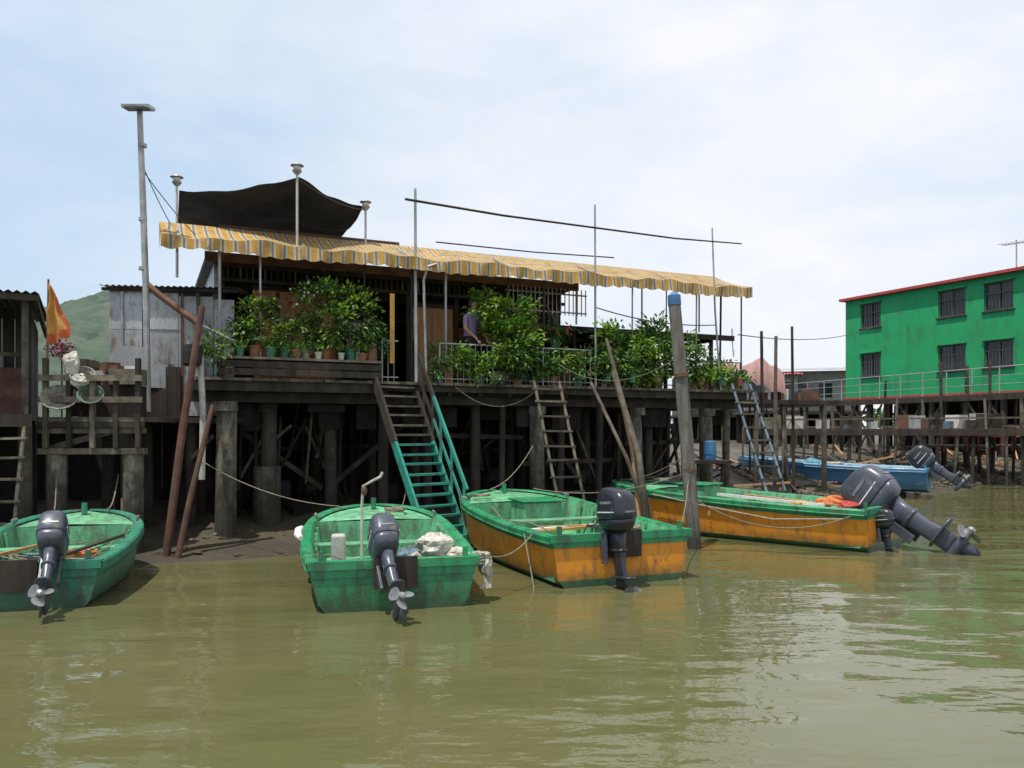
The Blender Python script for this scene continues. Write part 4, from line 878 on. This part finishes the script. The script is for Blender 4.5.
for i in range(13):
    for j in range(9): s, t = i / 12, j / 8; vs.append((1.3 * s, 1.6 * t, 3.95 - .35 * abs(s - .45) * 2 - .12 * math.sin(t * math.pi) + .04 * math.sin(i * 1.4 + j)))
for i in range(13): s = i / 12; vs.append((1.3 * s, -.05 + .04 * math.sin(i * 1.9), 3.40 - .45 * s + .05 * math.sin(i * 1.3)))
mb.add(vs, [(i * 9 + j, i * 9 + j + 1, (i + 1) * 9 + j + 1, (i + 1) * 9 + j) for i in range(12) for j in range(8)] + [(i * 9, (i + 1) * 9, 118 + i, 117 + i) for i in range(12)], pinkc); mb.build('cloth', pc, smooth=True)
mb = MB()
for x, y in ((0.02, .02), (1.28, .02), (.02, 1.58), (1.28, 1.58)): mb.tube([(x, y, .8), (x, y, 3.6)], .03, wood_gy, 7)
mb.bb(-.8, 3, -.1, 3, 2.7, 2.82, wood_dk)
for x in (-.5, .4, 1.4, 2.6): post(mb, x, 0, 0, 2.7, .07, wood_gy, 8, .1)
for i in range(9): x = R.uniform(-.6, 2.6); s = R.uniform(.2, .4); mb.box((x, .3, 2.83 + s * .4), (s, s, s * .8), R.choice((blueg, wood_rd, potw, rust)), Matrix.Rotation(R.uniform(0, 3), 3, 'Z'))
mb.build('frame', pc)
mb = MB()
for k in range(1100):
    left = k % 9 == 0
    x = R.uniform(-7, 4) if left else R.uniform(4, 30); y = shore(x) + abs(R.gauss(0, 2.4)) * (.6 if left else 1) + .1
    s = R.uniform(.05, .20) * (.4 if left else 1.15); mb.ell((x, y, gz(x, y)), (s, s * R.uniform(.6, 1), s * R.uniform(.4, .7)), rockm, 7, 5, .22)
mb.build('shore_rocks')
mb = MB()
for k in range(150):
    x = R.uniform(5, 24); y = shore(x) + R.uniform(.5, 8); a = R.uniform(0, 3.14); L = R.uniform(.4, 1.6); z = gz(x, y) + .08
    mb.beam((x, y, z), (x + math.cos(a) * L, y + math.sin(a) * L, z + R.uniform(0, .45)), .06, .05, R.choice((wood_gy, wood_dk, wood_lt, wood_dk, rust)))
mb.build('driftwood')

# ------------------------------------------------------------------ person behind the railing
skin = M('skin', (.42, .24, .16), (.38, .21, .14), .6, 20, bump=.05, island=0)
shirt = M('mauve_shirt', (.34, .24, .50), (.27, .19, .42), .85, 8, bump=.3, island=0)
trous = M('dark_trousers', (.03, .03, .04), None, .85, 8, island=0)
hair = M('black_hair', (.012, .01, .01), None, .6, 30, island=0)
pe = empty('person', HF @ FR(5.52, .55, .35, D))
J = {'pel': ((0, 0, .88), .135), 'waist': ((0, .0, 1.03), .12), 'chest': ((0, -.05, 1.24), .14), 'neckb': ((0, -.07, 1.38), .065), 'neck': ((0, -.09, 1.44), .05), 'head0': ((0, -.11, 1.50), .07), 'head1': ((0, -.12, 1.57), .082), 'head2': ((0, -.11, 1.64), .06)}
E_ = [('pel', 'waist'), ('waist', 'chest'), ('chest', 'neckb'), ('neckb', 'neck'), ('neck', 'head0'), ('head0', 'head1'), ('head1', 'head2')]
for s, n_ in ((-1, 'l'), (1, 'r')):
    J.update({'hip' + n_: ((s * .09, 0, .82), .095), 'kn' + n_: ((s * .10, -.03, .46), .06), 'an' + n_: ((s * .10, .02, .08), .04), 'toe' + n_: ((s * .11, -.13, .04), .035),
              'sh' + n_: ((s * .17, -.05, 1.33), .06), 'el' + n_: ((s * .24, -.12, 1.06), .042), 'wr' + n_: ((s * .15, -.30, .90), .028), 'pa' + n_: ((s * .13, -.36, .83), .03)})
    E_ += [('pel', 'hip' + n_), ('hip' + n_, 'kn' + n_), ('kn' + n_, 'an' + n_), ('an' + n_, 'toe' + n_), ('chest', 'sh' + n_), ('sh' + n_, 'el' + n_), ('el' + n_, 'wr' + n_), ('wr' + n_, 'pa' + n_)]
ks = list(J); me = bpy.data.meshes.new('body'); me.from_pydata([J[k][0] for k in ks], [(ks.index(a), ks.index(b)) for a, b in E_], [])
ob = bpy.data.objects.new('body', me); scene.collection.objects.link(ob)
sm = ob.modifiers.new('Skin', 'SKIN'); sb = ob.modifiers.new('Sub', 'SUBSURF'); sb.levels = 2; sb.render_levels = 2
if not me.skin_vertices:
    bpy.context.view_layer.objects.active = ob; ob.select_set(True); bpy.ops.mesh.customdata_skin_add()
for i, k in enumerate(ks): me.skin_vertices[0].data[i].radius = (J[k][1], J[k][1] * (.8 if k in ('chest', 'waist', 'pel') else 1)); me.skin_vertices[0].data[i].use_root = (k == 'pel')
bpy.context.view_layer.update(); dg = bpy.context.evaluated_depsgraph_get()
bm = bpy.data.meshes.new_from_object(ob.evaluated_get(dg)); bpy.data.objects.remove(ob)
bm.materials.clear()
for m in (skin, shirt, trous): bm.materials.append(m)
for p in bm.polygons:
    c = p.center; p.use_smooth = True
    p.material_index = 0
    if c.z < .95 and c.y > -.17: p.material_index = 2
    elif .95 <= c.z < 1.40 and c.y > -.20 and not (abs(c.x) > .15 and c.z < 1.17): p.material_index = 1
o = bpy.data.objects.new('body', bm); scene.collection.objects.link(o); o.parent = pe
mb = MB()
for s in (-1, 1):
    for k, (dx, ln) in enumerate(((-.024, .055), (-.008, .065), (.008, .062), (.024, .048))):
        a = V((s * .13 + dx, -.37, .82)); mb.tube([a, a + V((0, -ln * .5, -.01)), a + V((0, -ln * .75, -.04)), a + V((0, -ln * .6, -.065))], [.009, .0085, .008, .006], skin, 6)
    a = V((s * .13 - s * .03, -.34, .83)); mb.tube([a, a + V((-s * .02, -.03, -.01)), a + V((-s * .02, -.055, -.025))], [.01, .009, .007], skin, 6)
mb.build('fingers', pe, smooth=True)
mb = MB(); mb.ell((0, -.085, 1.61), (.088, .095, .085), hair, 14, 10, .02); mb.ell((0, -.05, 1.56), (.08, .075, .09), hair, 12, 8); mb.build('hair', pe, smooth=True)
mb = MB()
for s in (-1, 1): mb.ell((s * .03, -.197, 1.575), (.012, .008, .007), white, 8, 6); mb.ell((s * .03, -.204, 1.575), (.005, .004, .005), hair, 6, 5); mb.ell((s * .083, -.11, 1.565), (.012, .02, .028), skin, 8, 6)
mb.ell((0, -.205, 1.55), (.012, .018, .02), skin, 8, 6); mb.ell((0, -.193, 1.517), (.022, .008, .006), flowP, 8, 5); mb.build('face', pe, smooth=True)
